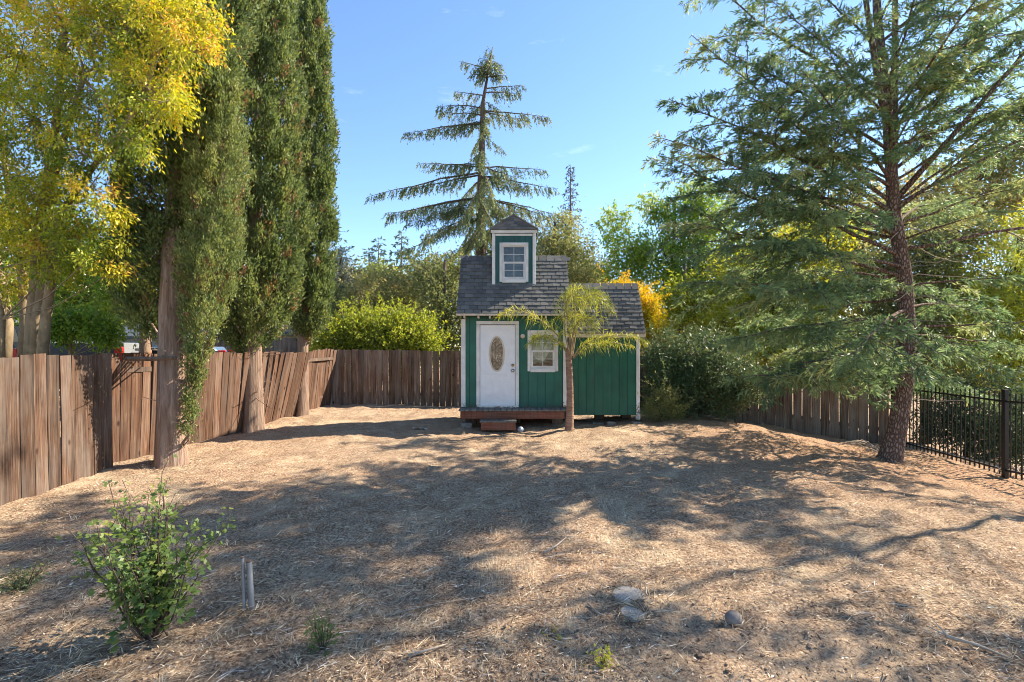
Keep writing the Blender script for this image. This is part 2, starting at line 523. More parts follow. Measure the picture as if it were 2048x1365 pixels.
# ------------------------------------------------------------------ materials
def ground_mat():
    m, nt, bs, out = mat_new('dry_straw_ground')
    v = coords(nt)
    n0 = noise(nt, v, 0.35, 4, 0.55)
    n1 = noise(nt, v, 1.3, 6, 0.62, 0.4)
    n2 = noise(nt, v, 9.0, 6, 0.68)
    n3 = noise(nt, v, 42.0, 5, 0.75)
    sa = noise(nt, coords(nt, (150, 9, 20), (0, 0, 0.5)), 1.0, 4, 0.6, 1.2)
    sb = noise(nt, coords(nt, (9, 150, 20), (0, 0, 0.35)), 1.0, 4, 0.6, 1.2)
    sc_ = noise(nt, coords(nt, (150, 9, 20), (0, 0, -0.7)), 1.0, 4, 0.6, 1.2)
    st = math_(nt, 'MAXIMUM', math_(nt, 'MAXIMUM', sa, sb), sc_)
    straw = ramp(nt, st, [(0.48, (0.14, 0.09, 0.055)), (0.57, (0.47, 0.35, 0.225)), (0.68, (0.85, 0.69, 0.47))])
    mulch = ramp(nt, n3, [(0.38, (0.055, 0.033, 0.022)), (0.51, (0.35, 0.235, 0.15)), (0.66, (0.76, 0.58, 0.40))])
    dirt = ramp(nt, n3, [(0.30, (0.24, 0.165, 0.105)), (0.52, (0.50, 0.37, 0.245)), (0.72, (0.70, 0.55, 0.38))])
    c = mix(nt, ramp(nt, n1, [(0.36, (0, 0, 0)), (0.50, (1, 1, 1))]), straw, mulch)
    n5 = noise(nt, v, 2.6, 6, 0.7, 0.5)
    c = mix(nt, math_(nt, 'MULTIPLY', ramp(nt, n5, [(0.48, (0, 0, 0)), (0.60, (1, 1, 1))]), 0.6), c, ramp(nt, n3, [(0.36, (0.04, 0.024, 0.016)), (0.52, (0.20, 0.115, 0.066)), (0.70, (0.55, 0.38, 0.23))]))
    c = mix(nt, math_(nt, 'MULTIPLY', ramp(nt, n2, [(0.35, (0, 0, 0)), (0.7, (1, 1, 1))]), 0.45), c, straw)
    # red-brown needle litter below the cedar, bare soil near the stepping stones
    sx = nt.nodes.new('ShaderNodeSeparateXYZ'); L(nt, v, sx.inputs[0])
    def spot(x, y, r0, r1):
        dx = math_(nt, 'SUBTRACT', sx.outputs[0], x); dy = math_(nt, 'SUBTRACT', sx.outputs[1], y)
        d = math_(nt, 'SQRT', math_(nt, 'ADD', math_(nt, 'MULTIPLY', dx, dx), math_(nt, 'MULTIPLY', dy, dy)))
        d = math_(nt, 'ADD', d, math_(nt, 'MULTIPLY', math_(nt, 'SUBTRACT', n1, 0.5), 2.6))
        mr = nt.nodes.new('ShaderNodeMapRange'); mr.inputs['From Min'].default_value = r0; mr.inputs['From Max'].default_value = r1
        mr.inputs['To Min'].default_value = 1; mr.inputs['To Max'].default_value = 0
        L(nt, d, mr.inputs['Value'])
        return mr.outputs[0]
    red = ramp(nt, n3, [(0.36, (0.10, 0.048, 0.028)), (0.52, (0.43, 0.235, 0.13)), (0.68, (0.74, 0.52, 0.32))])
    c = mix(nt, math_(nt, 'MULTIPLY', spot(7.0, 9.5, 1.6, 4.6), 0.75), c, red)
    c = mix(nt, math_(nt, 'MULTIPLY', spot(1.5, 2.7, 0.3, 1.5), 0.85), c, dirt)
    c = mix(nt, math_(nt, 'MULTIPLY', ramp(nt, n0, [(0.46, (0, 0, 0)), (0.62, (1, 1, 1))]), 0.3), c, red)
    L(nt, c, bs.inputs['Base Color'])
    bs.inputs['Roughness'].default_value = 0.95
    bs.inputs['Specular IOR Level'].default_value = 0.1
    h = math_(nt, 'ADD', math_(nt, 'MULTIPLY', st, 0.7), math_(nt, 'ADD', math_(nt, 'MULTIPLY', n3, 0.7), n2))
    bump(nt, bs, h, 0.9, 0.03)
    return m

M = {}
M['ground'] = ground_mat()
M['fence'] = wood_mat('weathered_redwood', [(0.32, (0.022, 0.013, 0.009)), (0.46, (0.075, 0.042, 0.026)), (0.58, (0.125, 0.072, 0.045)), (0.74, (0.25, 0.175, 0.125))], grain=(48, 48, 1.5), grey=(0.16, 0.132, 0.108), greyamt=0.7, objvar=0.6, bstr=0.7)
M['fence_sag'] = wood_mat('red_brown_redwood', [(0.32, (0.030, 0.015, 0.009)), (0.46, (0.105, 0.051, 0.029)), (0.58, (0.165, 0.087, 0.050)), (0.74, (0.29, 0.185, 0.12))], grain=(48, 48, 1.5), grey=(0.165, 0.125, 0.096), greyamt=0.55, objvar=0.6, bstr=0.7)
M['fence_back'] = wood_mat('greyed_redwood', [(0.32, (0.045, 0.027, 0.019)), (0.46, (0.14, 0.088, 0.060)), (0.58, (0.215, 0.145, 0.103)), (0.74, (0.34, 0.25, 0.19))], grain=(48, 48, 1.5), grey=(0.26, 0.225, 0.19), greyamt=0.65, objvar=0.55, bstr=0.7)
M['rail'] = wood_mat('old_fence_rail', [(0.3, (0.06, 0.04, 0.03)), (0.7, (0.20, 0.14, 0.10))], knots=False)
M['deckboard'] = wood_mat('grey_deck_board', [(0.3, (0.09, 0.085, 0.078)), (0.7, (0.24, 0.225, 0.205))], grain=(26, 1.3, 26), knots=False)
M['redwood'] = wood_mat('red_stained_timber', [(0.3, (0.115, 0.040, 0.024)), (0.7, (0.26, 0.105, 0.065))], grain=(1.3, 26, 26), grey=(0.2, 0.13, 0.1), greyamt=0.5, knots=False)

def paint_mat(name, col, chip, chipc, amt, rough=0.55, zbase=None):
    """painted timber; chips and stains in patches, more of them close to the boards' feet when zbase is given"""
    m, nt, bs, out = mat_new(name)
    v = coords(nt, (1, 1, 1), offset_random=True)
    n1 = noise(nt, v, 2.2, 5, 0.6)
    n2 = noise(nt, v, 26, 6, 0.7)
    n4 = noise(nt, coords(nt, (9, 9, 0.8), offset_random=True), 1.0, 5, 0.65)
    c = ramp(nt, n1, [(0.3, tuple(x * 0.72 for x in col)), (0.7, tuple(min(1, x * 1.15) for x in col))])
    c = mix(nt, math_(nt, 'MULTIPLY', ramp(nt, n4, [(0.42, (0, 0, 0)), (0.75, (1, 1, 1))]), 0.28), c, tuple(0.6 * x + 0.07 for x in col))
    w = ramp(nt, n2, [(chip, (0, 0, 0)), (chip + 0.03, (1, 1, 1))])
    w = math_(nt, 'MULTIPLY', w, amt)
    if zbase is not None:
        geo = nt.nodes.new('ShaderNodeNewGeometry')
        sx = nt.nodes.new('ShaderNodeSeparateXYZ'); L(nt, geo.outputs['Position'], sx.inputs[0])
        mr = nt.nodes.new('ShaderNodeMapRange')
        mr.inputs['From Min'].default_value = zbase; mr.inputs['From Max'].default_value = zbase + 0.22
        mr.inputs['To Min'].default_value = 0.19; mr.inputs['To Max'].default_value = 0
        L(nt, sx.outputs[2], mr.inputs['Value'])
        w2 = math_(nt, 'ADD', n2, mr.outputs[0])
        w2 = math_(nt, 'ADD', w2, math_(nt, 'MULTIPLY', math_(nt, 'SUBTRACT', n1, 0.5), 0.35))
        w2 = ramp(nt, w2, [(0.66, (0, 0, 0)), (0.70, (1, 1, 1))])
        w = math_(nt, 'MAXIMUM', w, w2)
    c = mix(nt, w, c, chipc)
    L(nt, c, bs.inputs['Base Color'])
    bs.inputs['Roughness'].default_value = rough
    bs.inputs['Specular IOR Level'].default_value = 0.35
    bump(nt, bs, noise(nt, coords(nt, (40, 40, 3), offset_random=True), 1.0, 4), 0.15, 0.004)
    return m
M['green'] = paint_mat('green_painted_siding', (0.014, 0.118, 0.078), 0.80, (0.06, 0.05, 0.035), 0.6, 0.5, zbase=0.43)
M['green_ext'] = paint_mat('green_painted_siding_lean_to', (0.008, 0.100, 0.058), 0.80, (0.05, 0.06, 0.04), 0.5, 0.5)
M['green_dormer'] = paint_mat('teal_painted_siding', (0.010, 0.085, 0.078), 0.80, (0.06, 0.05, 0.035), 0.5, 0.5)
M['groove'] = plain_mat('siding_groove', (0.008, 0.055, 0.036), 0.8)
M['white'] = paint_mat('white_painted_trim', (0.72, 0.70, 0.66), 0.70, (0.25, 0.19, 0.14), 0.7, 0.5, zbase=0.40)
M['door'] = plain_mat('white_steel_door', (0.78, 0.77, 0.77), 0.35, var=0.03, bstr=0.03)
M['cream'] = plain_mat('cream_trim', (0.62, 0.53, 0.40), 0.6)
M['brass'] = plain_mat('tarnished_brass', (0.45, 0.30, 0.12), 0.3, metal=1.0, bstr=0)
M['nickel'] = plain_mat('nickel_plate', (0.6, 0.58, 0.55), 0.3, metal=1.0, bstr=0)
M['dark'] = plain_mat('dark_room', (0.035, 0.03, 0.028), 0.9)
M['room'] = plain_mat('brown_room_and_reflection', (0.26, 0.20, 0.15), 0.9, var=0.3)  # room brown, also standing in for what the panes would mirror
M['curtain'] = plain_mat('faded_curtain', (0.55, 0.50, 0.44), 0.9, var=0.2, scale=8)
M['lead'] = plain_mat('lead_came', (0.32, 0.27, 0.20), 0.4, metal=0.8, bstr=0)
M['concrete'] = plain_mat('rough_concrete', (0.21, 0.19, 0.165), 0.95, var=0.25, scale=14, bstr=0.6)
M['steel'] = plain_mat('galvanised_pipe', (0.33, 0.34, 0.36), 0.45, metal=0.6, var=0.15)
M['iron'] = plain_mat('black_iron', (0.012, 0.012, 0.013), 0.45, var=0.2, bstr=0.05)

def shingle_mat():
    m, nt, bs, out = mat_new('grey_asphalt_shingle')
    v = coords(nt, (1, 1, 1), offset_random=True)
    n1 = noise(nt, v, 9, 4, 0.6); n2 = noise(nt, v, 160, 3, 0.7)
    oi = nt.nodes.new('ShaderNodeObjectInfo')
    c = ramp(nt, oi.outputs['Random'], [(0.0, (0.045, 0.050, 0.055)), (0.5, (0.10, 0.10, 0.10)), (1.0, (0.22, 0.205, 0.18))])
    c = mix(nt, ramp(nt, n1, [(0.35, (0, 0, 0)), (0.75, (0.7, 0.7, 0.7))]), c, (0.17, 0.155, 0.13))
    c = mix(nt, 0.35, c, ramp(nt, n2, [(0.3, (0.02, 0.02, 0.02)), (0.7, (0.26, 0.25, 0.24))]))
    L(nt, c, bs.inputs['Base Color'])
    bs.inputs['Roughness'].default_value = 0.9
    bs.inputs['Specular IOR Level'].default_value = 0.2
    bump(nt, bs, n2, 0.5, 0.003)
    return m
M['shingle'] = shingle_mat()

def glass_mat(name, tintc=(0.9, 0.93, 0.92), refl=0.03, rough=0.02):
    m, nt, bs, out = mat_new(name)
    nt.nodes.remove(bs)
    tr = nt.nodes.new('ShaderNodeBsdfTransparent'); tr.inputs[0].default_value = (*tintc, 1)
    gl = nt.nodes.new('ShaderNodeBsdfGlossy'); gl.inputs['Roughness'].default_value = rough
    nz = noise(nt, coords(nt, (1, 1, 1), offset_random=True), 3.0, 2)
    b = N(nt, 'ShaderNodeBump', Strength=0.15, Distance=0.02); L(nt, nz, b.inputs['Height']); L(nt, b.outputs[0], gl.inputs['Normal'])
    mx = nt.nodes.new('ShaderNodeMixShader')
    lw = N(nt, 'ShaderNodeLayerWeight', Blend=0.25)
    f = math_(nt, 'ADD', math_(nt, 'MULTIPLY', lw.outputs['Fresnel'], 0.8), refl)
    L(nt, f, mx.inputs[0]); L(nt, tr.outputs[0], mx.inputs[1]); L(nt, gl.outputs[0], mx.inputs[2]); L(nt, mx.outputs[0], out.inputs['Surface'])
    return m
M['glass'] = glass_mat('window_glass')

def obscure_mat():
    m, nt, bs, out = mat_new('obscured_door_glass')
    v = coords(nt)
    n1 = noise(nt, v, 9, 3, 0.5, 1.5); n2 = noise(nt, v, 70, 3)
    c = ramp(nt, n1, [(0.3, (0.10, 0.060, 0.032)), (0.5, (0.26, 0.17, 0.10)), (0.68, (0.52, 0.40, 0.27))])  # mottled tan painted in for the ground mirrored in the glass
    L(nt, c, bs.inputs['Base Color'])
    bs.inputs['Roughness'].default_value = 0.18
    bump(nt, bs, n2, 0.5, 0.004)
    return m
M['obscure'] = obscure_mat()

M['bark_cypress'] = bark_mat('cypress_bark', (0.13, 0.078, 0.05), (0.28, 0.19, 0.135), (0.46, 0.36, 0.28), (14, 14, 1.0), 1.0)
M['bark_cedar'] = plated_bark('cedar_bark', (0.13, 0.080, 0.060), (0.25, 0.165, 0.125), (0.38, 0.28, 0.22))
M['bark_grey'] = bark_mat('smooth_grey_bark', (0.14, 0.10, 0.06), (0.27, 0.205, 0.125), (0.38, 0.30, 0.20), (4, 4, 2), 0.4)
M['bark_dark'] = bark_mat('dark_bark', (0.05, 0.035, 0.026), (0.11, 0.08, 0.06), (0.19, 0.15, 0.12), (6, 6, 2), 0.5)
M['bark_palm'] = bark_mat('palm_bark', (0.13, 0.075, 0.05), (0.27, 0.165, 0.115), (0.42, 0.29, 0.21), (3, 3, 16), 0.9)
M['twig'] = bark_mat('bleached_twig', (0.25, 0.19, 0.14), (0.42, 0.34, 0.26), (0.55, 0.47, 0.38), (9, 9, 9), 0.3)

M['lf_cypress'] = leaf_mat('cypress_leaf', [(0.0, (0.24, 0.14, 0.07)), (0.12, (0.20, 0.13, 0.055)), (0.2, (0.080, 0.120, 0.042)), (0.5, (0.155, 0.205, 0.066)), (0.8, (0.27, 0.30, 0.09)), (1.0, (0.42, 0.39, 0.13))], 0.4, 0.6)
M['lf_cedar'] = leaf_mat('cedar_needle', [(0.0, (0.075, 0.130, 0.062)), (0.4, (0.145, 0.225, 0.098)), (0.75, (0.25, 0.32, 0.130)), (1.0, (0.42, 0.42, 0.165))], 0.47, 0.5)
M['lf_cedar_far'] = leaf_mat('far_cedar_needle', [(0.0, (0.085, 0.125, 0.055)), (0.5, (0.17, 0.21, 0.085)), (1.0, (0.33, 0.33, 0.13))], 0.4, 0.5)
M['lf_blue'] = leaf_mat('blue_green_conifer_needle', [(0.0, (0.05, 0.085, 0.072)), (0.5, (0.10, 0.15, 0.12)), (1.0, (0.18, 0.22, 0.15))], 0.25, 0.6)
M['lf_redwood'] = leaf_mat('thin_grey_conifer_needle', [(0.0, (0.045, 0.050, 0.045)), (0.5, (0.09, 0.10, 0.085)), (1.0, (0.16, 0.16, 0.12))], 0.2, 0.6)
M['lf_yellow'] = leaf_mat('yellowing_leaf', [(0.0, (0.12, 0.18, 0.030)), (0.3, (0.25, 0.31, 0.042)), (0.55, (0.44, 0.45, 0.050)), (0.8, (0.66, 0.56, 0.06)), (1.0, (0.74, 0.42, 0.11))], 0.5, 0.45)
M['lf_lime'] = leaf_mat('lime_green_leaf', [(0.0, (0.14, 0.20, 0.036)), (0.45, (0.32, 0.37, 0.052)), (0.8, (0.52, 0.52, 0.070)), (1.0, (0.66, 0.48, 0.07))], 0.5, 0.5)
M['lf_green'] = leaf_mat('fresh_green_leaf', [(0.0, (0.085, 0.17, 0.034)), (0.5, (0.19, 0.32, 0.052)), (1.0, (0.40, 0.46, 0.08))], 0.5, 0.45)
M['lf_olive'] = leaf_mat('olive_green_leaf', [(0.0, (0.13, 0.155, 0.055)), (0.5, (0.26, 0.28, 0.095)), (0.85, (0.40, 0.36, 0.14)), (1.0, (0.50, 0.35, 0.14))], 0.45, 0.55)
M['lf_grey'] = leaf_mat('grey_green_leaf', [(0.0, (0.11, 0.13, 0.075)), (0.5, (0.23, 0.24, 0.14)), (1.0, (0.40, 0.37, 0.25))], 0.35, 0.6)
M['lf_dark'] = leaf_mat('dark_glossy_leaf', [(0.0, (0.045, 0.080, 0.036)), (0.5, (0.095, 0.145, 0.062)), (0.9, (0.18, 0.22, 0.09)), (1.0, (0.33, 0.26, 0.09))], 0.35, 0.4)
M['lf_orange'] = leaf_mat('golden_leaf', [(0.0, (0.13, 0.16, 0.022)), (0.35, (0.40, 0.37, 0.030)), (0.7, (0.70, 0.52, 0.040)), (1.0, (0.74, 0.42, 0.07))], 0.42, 0.5)
M['lf_palm'] = leaf_mat('palm_leaflet', [(0.0, (0.14, 0.18, 0.036)), (0.4, (0.32, 0.35, 0.06)), (0.75, (0.58, 0.53, 0.08)), (1.0, (0.66, 0.38, 0.10))], 0.45, 0.45)
M['lf_shrub'] = leaf_mat('shrub_leaf', [(0.0, (0.060, 0.105, 0.036)), (0.5, (0.115, 0.185, 0.052)), (0.85, (0.20, 0.27, 0.07)), (1.0, (0.34, 0.37, 0.10))], 0.42, 0.45)
M['straw'] = leaf_mat('straw_and_chips', [(0.0, (0.05, 0.030, 0.020)), (0.3, (0.24, 0.15, 0.09)), (0.6, (0.62, 0.47, 0.29)), (0.85, (0.88, 0.73, 0.50)), (1.0, (0.80, 0.76, 0.70))], 0.08, 0.8)

# ------------------------------------------------------------------ the setting: ground
def ground_sheet():
    fx = np.linspace(-7.2, 9.8, 270)
    ox = 7.2 + np.cumsum(0.06 * 1.16 ** np.arange(58))
    xs = np.concatenate([-(ox[::-1]), fx, ox + 2.6])
    ys = [1.2]
    while ys[-1] < 17.0: ys.append(ys[-1] * 1.012)
    fy = np.array(ys)
    oy = 17.0 + np.cumsum(0.15 * 1.13 ** np.arange(58))
    by = 1.2 - np.cumsum(0.05 * 1.2 ** np.arange(28))
    ysl = np.concatenate([by[::-1], fy, oy[1:]])
    X, Y = np.meshgrid(xs, ysl)
    Z = gh(X, Y)
    nx, ny = len(xs), len(ysl)
    V = np.stack([X, Y, Z], -1).reshape(-1, 3)
    i = np.arange((ny - 1) * (nx - 1)); r = i // (nx - 1); c = i % (nx - 1)
    a = r * nx + c
    Q = np.stack([a, a + 1, a + nx + 1, a + nx], 1)
    me = bpy.data.meshes.new('ground')
    me.vertices.add(len(V)); me.loops.add(len(Q) * 4); me.polygons.add(len(Q))
    me.vertices.foreach_set('co', V.astype(np.float32).ravel())
    me.loops.foreach_set('vertex_index', Q.astype(np.int32).ravel())
    me.polygons.foreach_set('loop_start', np.arange(0, len(Q) * 4, 4, dtype=np.int32))
    me.polygons.foreach_set('use_smooth', np.ones(len(Q), bool))
    me.update(calc_edges=True)
    o = add('ground', me, M['ground'])
    o['kind'] = 'structure'
    o['label'] = 'dry yard ground of straw, mulch and bare soil'
    return o
ground_sheet()

def on_yard(n, y0=1.6, y1=15.6, p=1.0):
    """random places in the yard, thicker where the yard is near"""
    u = RG.random(n)
    y = (y0 ** -p + u * (y1 ** -p - y0 ** -p)) ** (-1 / p)
    x = RG.uniform(-1, 1, n) * np.minimum(1.12 * y + 0.4, 9.0)
    x = np.clip(x, -5.9 + RG.normal(size=n) * 0.02, 8.8)
    keep = (x > -5.85) & (x < 8.75) & ~((y > 11.55) & (x > -1.25) & (x < 3.2)) & (y < 16.0 - 0.556 * np.maximum(0, x - 2.0))
    return x[keep], y[keep]

def litter():
    lv = Leaves()
    # straw and dry grass stalks
    x, y = on_yard(112000, p=0.75)
    dens = vnoise(x * 0.9 + 3, y * 0.9 + 1)
    bare = np.exp(-((x - 1.5) ** 2 + (y - 2.7) ** 2) / 1.4)
    dens = dens * 0.5 + 0.5 * vnoise(x * 3.1, y * 3.1)
    k = (RG.random(len(x)) < 0.05 + 1.3 * (dens - 0.15)) & (RG.random(len(x)) > bare * 0.9)
    x, y = x[k], y[k]
    n = len(x)
    P = np.stack([x, y, gh(x, y) + RG.uniform(0.0, 0.018, n)], 1)
    th = RG.normal(0.25, 0.9, n)
    A = np.stack([np.cos(th), np.sin(th), RG.normal(0.02, 0.14, n)], 1)
    ln = RG.gamma(2.2, 0.026, n) + 0.025
    lv.blades(P, A, ln, RG.uniform(0.0022, 0.005, n), RG.normal(0.50, 0.24, n), fold=0.1)
    # wood chips and dead leaves
    x, y = on_yard(52000, p=0.8)
    n = len(x)
    P = np.stack([x, y, gh(x, y) + RG.uniform(0.0, 0.012, n)], 1)
    th = RG.uniform(0, 6.3, n)
    A = np.stack([np.cos(th), np.sin(th), RG.normal(0.05, 0.25, n)], 1)
    nr = np.stack([RG.normal(size=n) * 0.35, RG.normal(size=n) * 0.35, np.ones(n)], 1)
    lv.blades(P, A, RG.gamma(2.2, 0.0075, n) + 0.007, RG.uniform(0.004, 0.012, n), RG.normal(0.30, 0.28, n), fold=0.2, nrm=nr)
    # dry standing tufts
    x, y = on_yard(420, p=0.6)
    c = np.stack([x, y, gh(x, y)], 1); m = 16
    ii = np.repeat(np.arange(len(c)), m)
    P = c[ii] + rnd3(len(ii)) * np.array([0.035, 0.035, 0.0])
    A = rnd3(len(ii)) * 0.45 + np.array([0, 0, 0.8]); A[:, 2] = abs(A[:, 2])
    lv.blades(P, A, RG.uniform(0.03, 0.10, len(ii)), 0.004, RG.normal(0.66, 0.14, len(ii)), fold=0.1)
    o = lv.build('straw_litter', M['straw'])
    tag(o, 'dry straw, wood chips and dead grass strewn over the yard', 'straw', kind='stuff')
litter()

# ------------------------------------------------------------------ fences
def board_meshes(w, h, t, n=5):
    out = []
    for i in range(n):
        bow = RG.normal() * 0.006; cup = RG.normal() * 0.004; tw = RG.normal() * 0.01
        zs = np.linspace(0, h, 5); V = []; F = []
        for z in zs:
            b = bow * math.sin(math.pi * z / h); a = tw * z / h
            for (sx, sy) in ((-1, -1), (0, -1), (1, -1), (1, 1), (0, 1), (-1, 1)):
                x = sx * w / 2; y = sy * t / 2 + (cup if sx == 0 else 0) + b
                V.append((x * math.cos(a) - y * math.sin(a), x * math.sin(a) + y * math.cos(a), z))
        for r in range(4):
            for k in range(6):
                p = r * 6 + k; q = r * 6 + (k + 1) % 6
                F.append((p, q, q + 6, p + 6))
        F.append((0, 5, 4, 3, 2, 1)); F.append((24, 25, 26, 27, 28, 29))
        out.append(mesh_pd('fence_board', V, F))
    return out

def board_fence(name, label, path, height, mat, lean=None, pitch=0.2, gap=0.012, back=1, rails=(0.35, 1.5), postgap=2.4, top=0.0, seed=1, wid=None):
    """boards side by side along a path of ground points; every board an object"""
    rs = random.Random(seed)
    pts = [Vector((p[0], p[1], 0)) for p in path]
    t = thing(name, (pts[0].x, pts[0].y, g1(pts[0].x, pts[0].y)), label, 'fence')
    ms = board_meshes(pitch - gap, height, 0.018)
    for me in ms: me.materials.append(mat)
    seglen = [(pts[i + 1] - pts[i]).length for i in range(len(pts) - 1)]
    tot = sum(seglen)
    def where(s):
        for i, l in enumerate(seglen):
            if s <= l or i == len(seglen) - 1:
                d = (pts[i + 1] - pts[i]).normalized()
                return pts[i] + d * s, d
            s -= l
    s = pitch / 2; k = 0
    while s < tot:
        p, d = where(s)
        ang = math.atan2(d.y, d.x)
        ln, rk = lean(s) if lean else (0.0, 0.0)
        o = bpy.data.objects.new('board', rs.choice(ms))
        COL.objects.link(o); o.parent = t
        z = float(gh(p.x, p.y, False)) - 0.03 + rs.uniform(-0.012, 0.012)
        o.location = Vector((p.x, p.y, z)) - t.location + Vector((-d.y, d.x, 0)) * rs.uniform(-0.005, 0.005)
        o.rotation_mode = 'XYZ'
        o.rotation_euler = Euler((ln + rs.uniform(-0.006, 0.006), rk + rs.uniform(-0.007, 0.007), ang + rs.uniform(-0.02, 0.02)))
        o.scale = (rs.uniform(0.978, 1.0), 1, 1 + top + rs.uniform(-0.010, 0.008))
        s += pitch; k += 1
    # rails and posts on the far side
    nrm = lambda d: Vector((-d.y, d.x, 0)) * back
    for rz in rails:
        s = 0.0
        while s < tot - 0.3:
            e = min(s + postgap, tot)
            a, d = where(s + 0.001); b, d2 = where(e - 0.001)
            la = lean(s)[0] if lean else 0; lb = lean(e)[0] if lean else 0
            m = MB()
            za = float(gh(a.x, a.y, False)); zb = float(gh(b.x, b.y, False))
            A = a + nrm(d) * 0.035 - Vector((-d.y, d.x, 0)) * math.sin(la) * rz; B = b + nrm(d2) * 0.035 - Vector((-d2.y, d2.x, 0)) * math.sin(lb) * rz
            off = nrm(d) * 0.038
            V = []
            for q, zz in ((A, za), (B, zb)):
                for sy, sz in ((-1, -1), (1, -1), (1, 1), (-1, 1)):
                    V.append((q.x + off.x * sy * 0.55, q.y + off.y * sy * 0.55, zz + rz + sz * 0.042))
            m.raw(V, [(0, 1, 2, 3), (7, 6, 5, 4), (0, 4, 5, 1), (1, 5, 6, 2), (2, 6, 7, 3), (3, 7, 4, 0)])
            m.build('rail', M['rail'], t)
            if rz == rails[0]:
                q = a + nrm(d) * 0.11
                la2 = -math.sin(la) * height
                sh = Vector((-d.y, d.x, 0)) * la2
                mp = MB()
                mp.raw([(q.x + sx * 0.045 + sh.x * zt, q.y + sy * 0.045 + sh.y * zt, za - 0.1 + (height + 0.02) * zt) for zt in (0, 1) for sx, sy in ((-1, -1), (1, -1), (1, 1), (-1, 1))], BOXF)
                mp.build('post', M['rail'], t)
            s = e
    return t

# fence along the left side: a plumb near part, then a sagging part leaning into the yard
board_fence('wooden_fence', 'upright brown board fence by the multi-stemmed tree, nearest stretch on the left',
            [(-6.16, 7.72), (-5.78, 3.6)], 1.80, M['fence'], pitch=0.2, gap=0.008, back=-1, seed=3, lean=lambda s: (0.0, 0.015))
def lean_left(s):
    u = min(1.0, max(0.0, (s - 0.6) / 2.2))
    w = 0.23 * u * (0.78 + 0.3 * math.sin(s * 1.4 + 0.6))
    return (w, -0.05 * u + 0.03 * math.sin(s * 2.1))
board_fence('wooden_fence', 'sagging red-brown board fence leaning into the yard behind the cypress trunks',
            [(-5.86, 16.1), (-6.05, 12.0), (-6.42, 7.8)], 1.82, M['fence_sag'], pitch=0.2, gap=0.006, back=-1, seed=4,
            lean=lambda s: (lambda v: (-v[0], -v[1]))(lean_left(8.3 - s)))
# fence across the back, slits of light between its boards
board_fence('wooden_fence', 'grey-brown board fence across the back with slits of light between boards',
            [(-5.80, 16.15), (2.0, 16.1)], 1.80, M['fence_back'], pitch=0.203, gap=0.008, back=1, seed=5)
board_fence('wooden_fence', 'shaded slanting board fence running behind the dark shrub to the cedar',
            [(2.05, 16.08), (9.15, 12.1)], 1.62, M['fence_back'], pitch=0.203, gap=0.005, back=1, seed=6)
# loose top rail that bridges the fence and the first cypress
a, b = at(251, 718, 7.7), at(352, 716, 7.75)
m_ = MB(); m_.tube([a, (a + b) / 2 + np.array([0, 0, -0.01]), b], [0.032, 0.035, 0.03], 4)
tag(m_.build('loose_rail', M['rail']), 'loose horizontal rail between the fence top and the first cypress trunk', 'rail')

# black iron fence on the right
def iron_fence():
    x0, y0, x1, y1 = 9.15, 12.0, 8.9, 5.6
    t = thing('iron_fence', (x0, y0, g1(x0, y0)), 'black iron picket fence on the right beside the cedar trunk', 'fence')
    Ln = math.hypot(x1 - x0, y1 - y0); ang = math.atan2(y1 - y0, x1 - x0)
    pk = MB(); pk.box(-0.009, 0.009, -0.009, 0.009, 0, 1.50)
    pk.raw([(-0.009, -0.009, 1.50), (0.009, -0.009, 1.50), (0.009, 0.009, 1.50), (-0.009, 0.009, 1.50), (0, 0, 1.535)], [(0, 1, 4), (1, 2, 4), (2, 3, 4), (3, 0, 4)])
    pme = mesh_pd('picket', pk.V, pk.F); pme.materials.append(M['iron'])
    po = MB(); po.box(-0.035, 0.035, -0.035, 0.035, -0.1, 1.56); po.box(-0.042, 0.042, -0.042, 0.042, 1.56, 1.58)
    pom = mesh_pd('post', po.V, po.F); pom.materials.append(M['iron'])
    n = int(Ln / 0.105)
    posts = [0, 27, 54]
    for i in range(n + 1):
        f = i * 0.105 / Ln
        x = x0 + (x1 - x0) * f; y = y0 + (y1 - y0) * f; z = float(gh(x, y, False)) + 0.04
        o = bpy.data.objects.new('post' if i in posts else 'picket', pom if i in posts else pme)
        COL.objects.link(o); o.parent = t
        o.location = Vector((x, y, z)) - t.location; o.rotation_euler = (0, 0, ang)
    for a_, b_ in ((0, 27), (27, 54), (54, n)):
        for rz in (0.10, 1.36):
            V = []
            for i in (a_, b_):
                f = i * 0.105 / Ln; x = x0 + (x1 - x0) * f; y = y0 + (y1 - y0) * f; z = float(gh(x, y, False)) + 0.04 + rz
                V += [(x - 0.017, y, z - 0.018), (x + 0.017, y, z - 0.018), (x + 0.017, y, z + 0.018), (x - 0.017, y, z + 0.018)]
            put('rail', V, [(0, 1, 2, 3), (7, 6, 5, 4), (0, 4, 5, 1), (1, 5, 6, 2), (2, 6, 7, 3), (3, 7, 4, 0)], M['iron'], t)
iron_fence()

# ------------------------------------------------------------------ the playhouse
HX0, HX1, HY0, HY1 = -1.20, 1.30, 12.0, 13.56
FLOOR = 0.435
house = thing('playhouse', (0.05, 12.0, 0.0), 'small green playhouse with white trim, white door and shingled dormer', 'playhouse')

def spans(lo, hi, cuts):
    """lo..hi minus the cut intervals"""
    out = []; a = lo
    for c0, c1 in sorted(cuts):
        if c1 <= a or c0 >= hi: continue
        if c0 > a: out.append((a, c0))
        a = max(a, c1)
    if a < hi: out.append((a, hi))
    return out

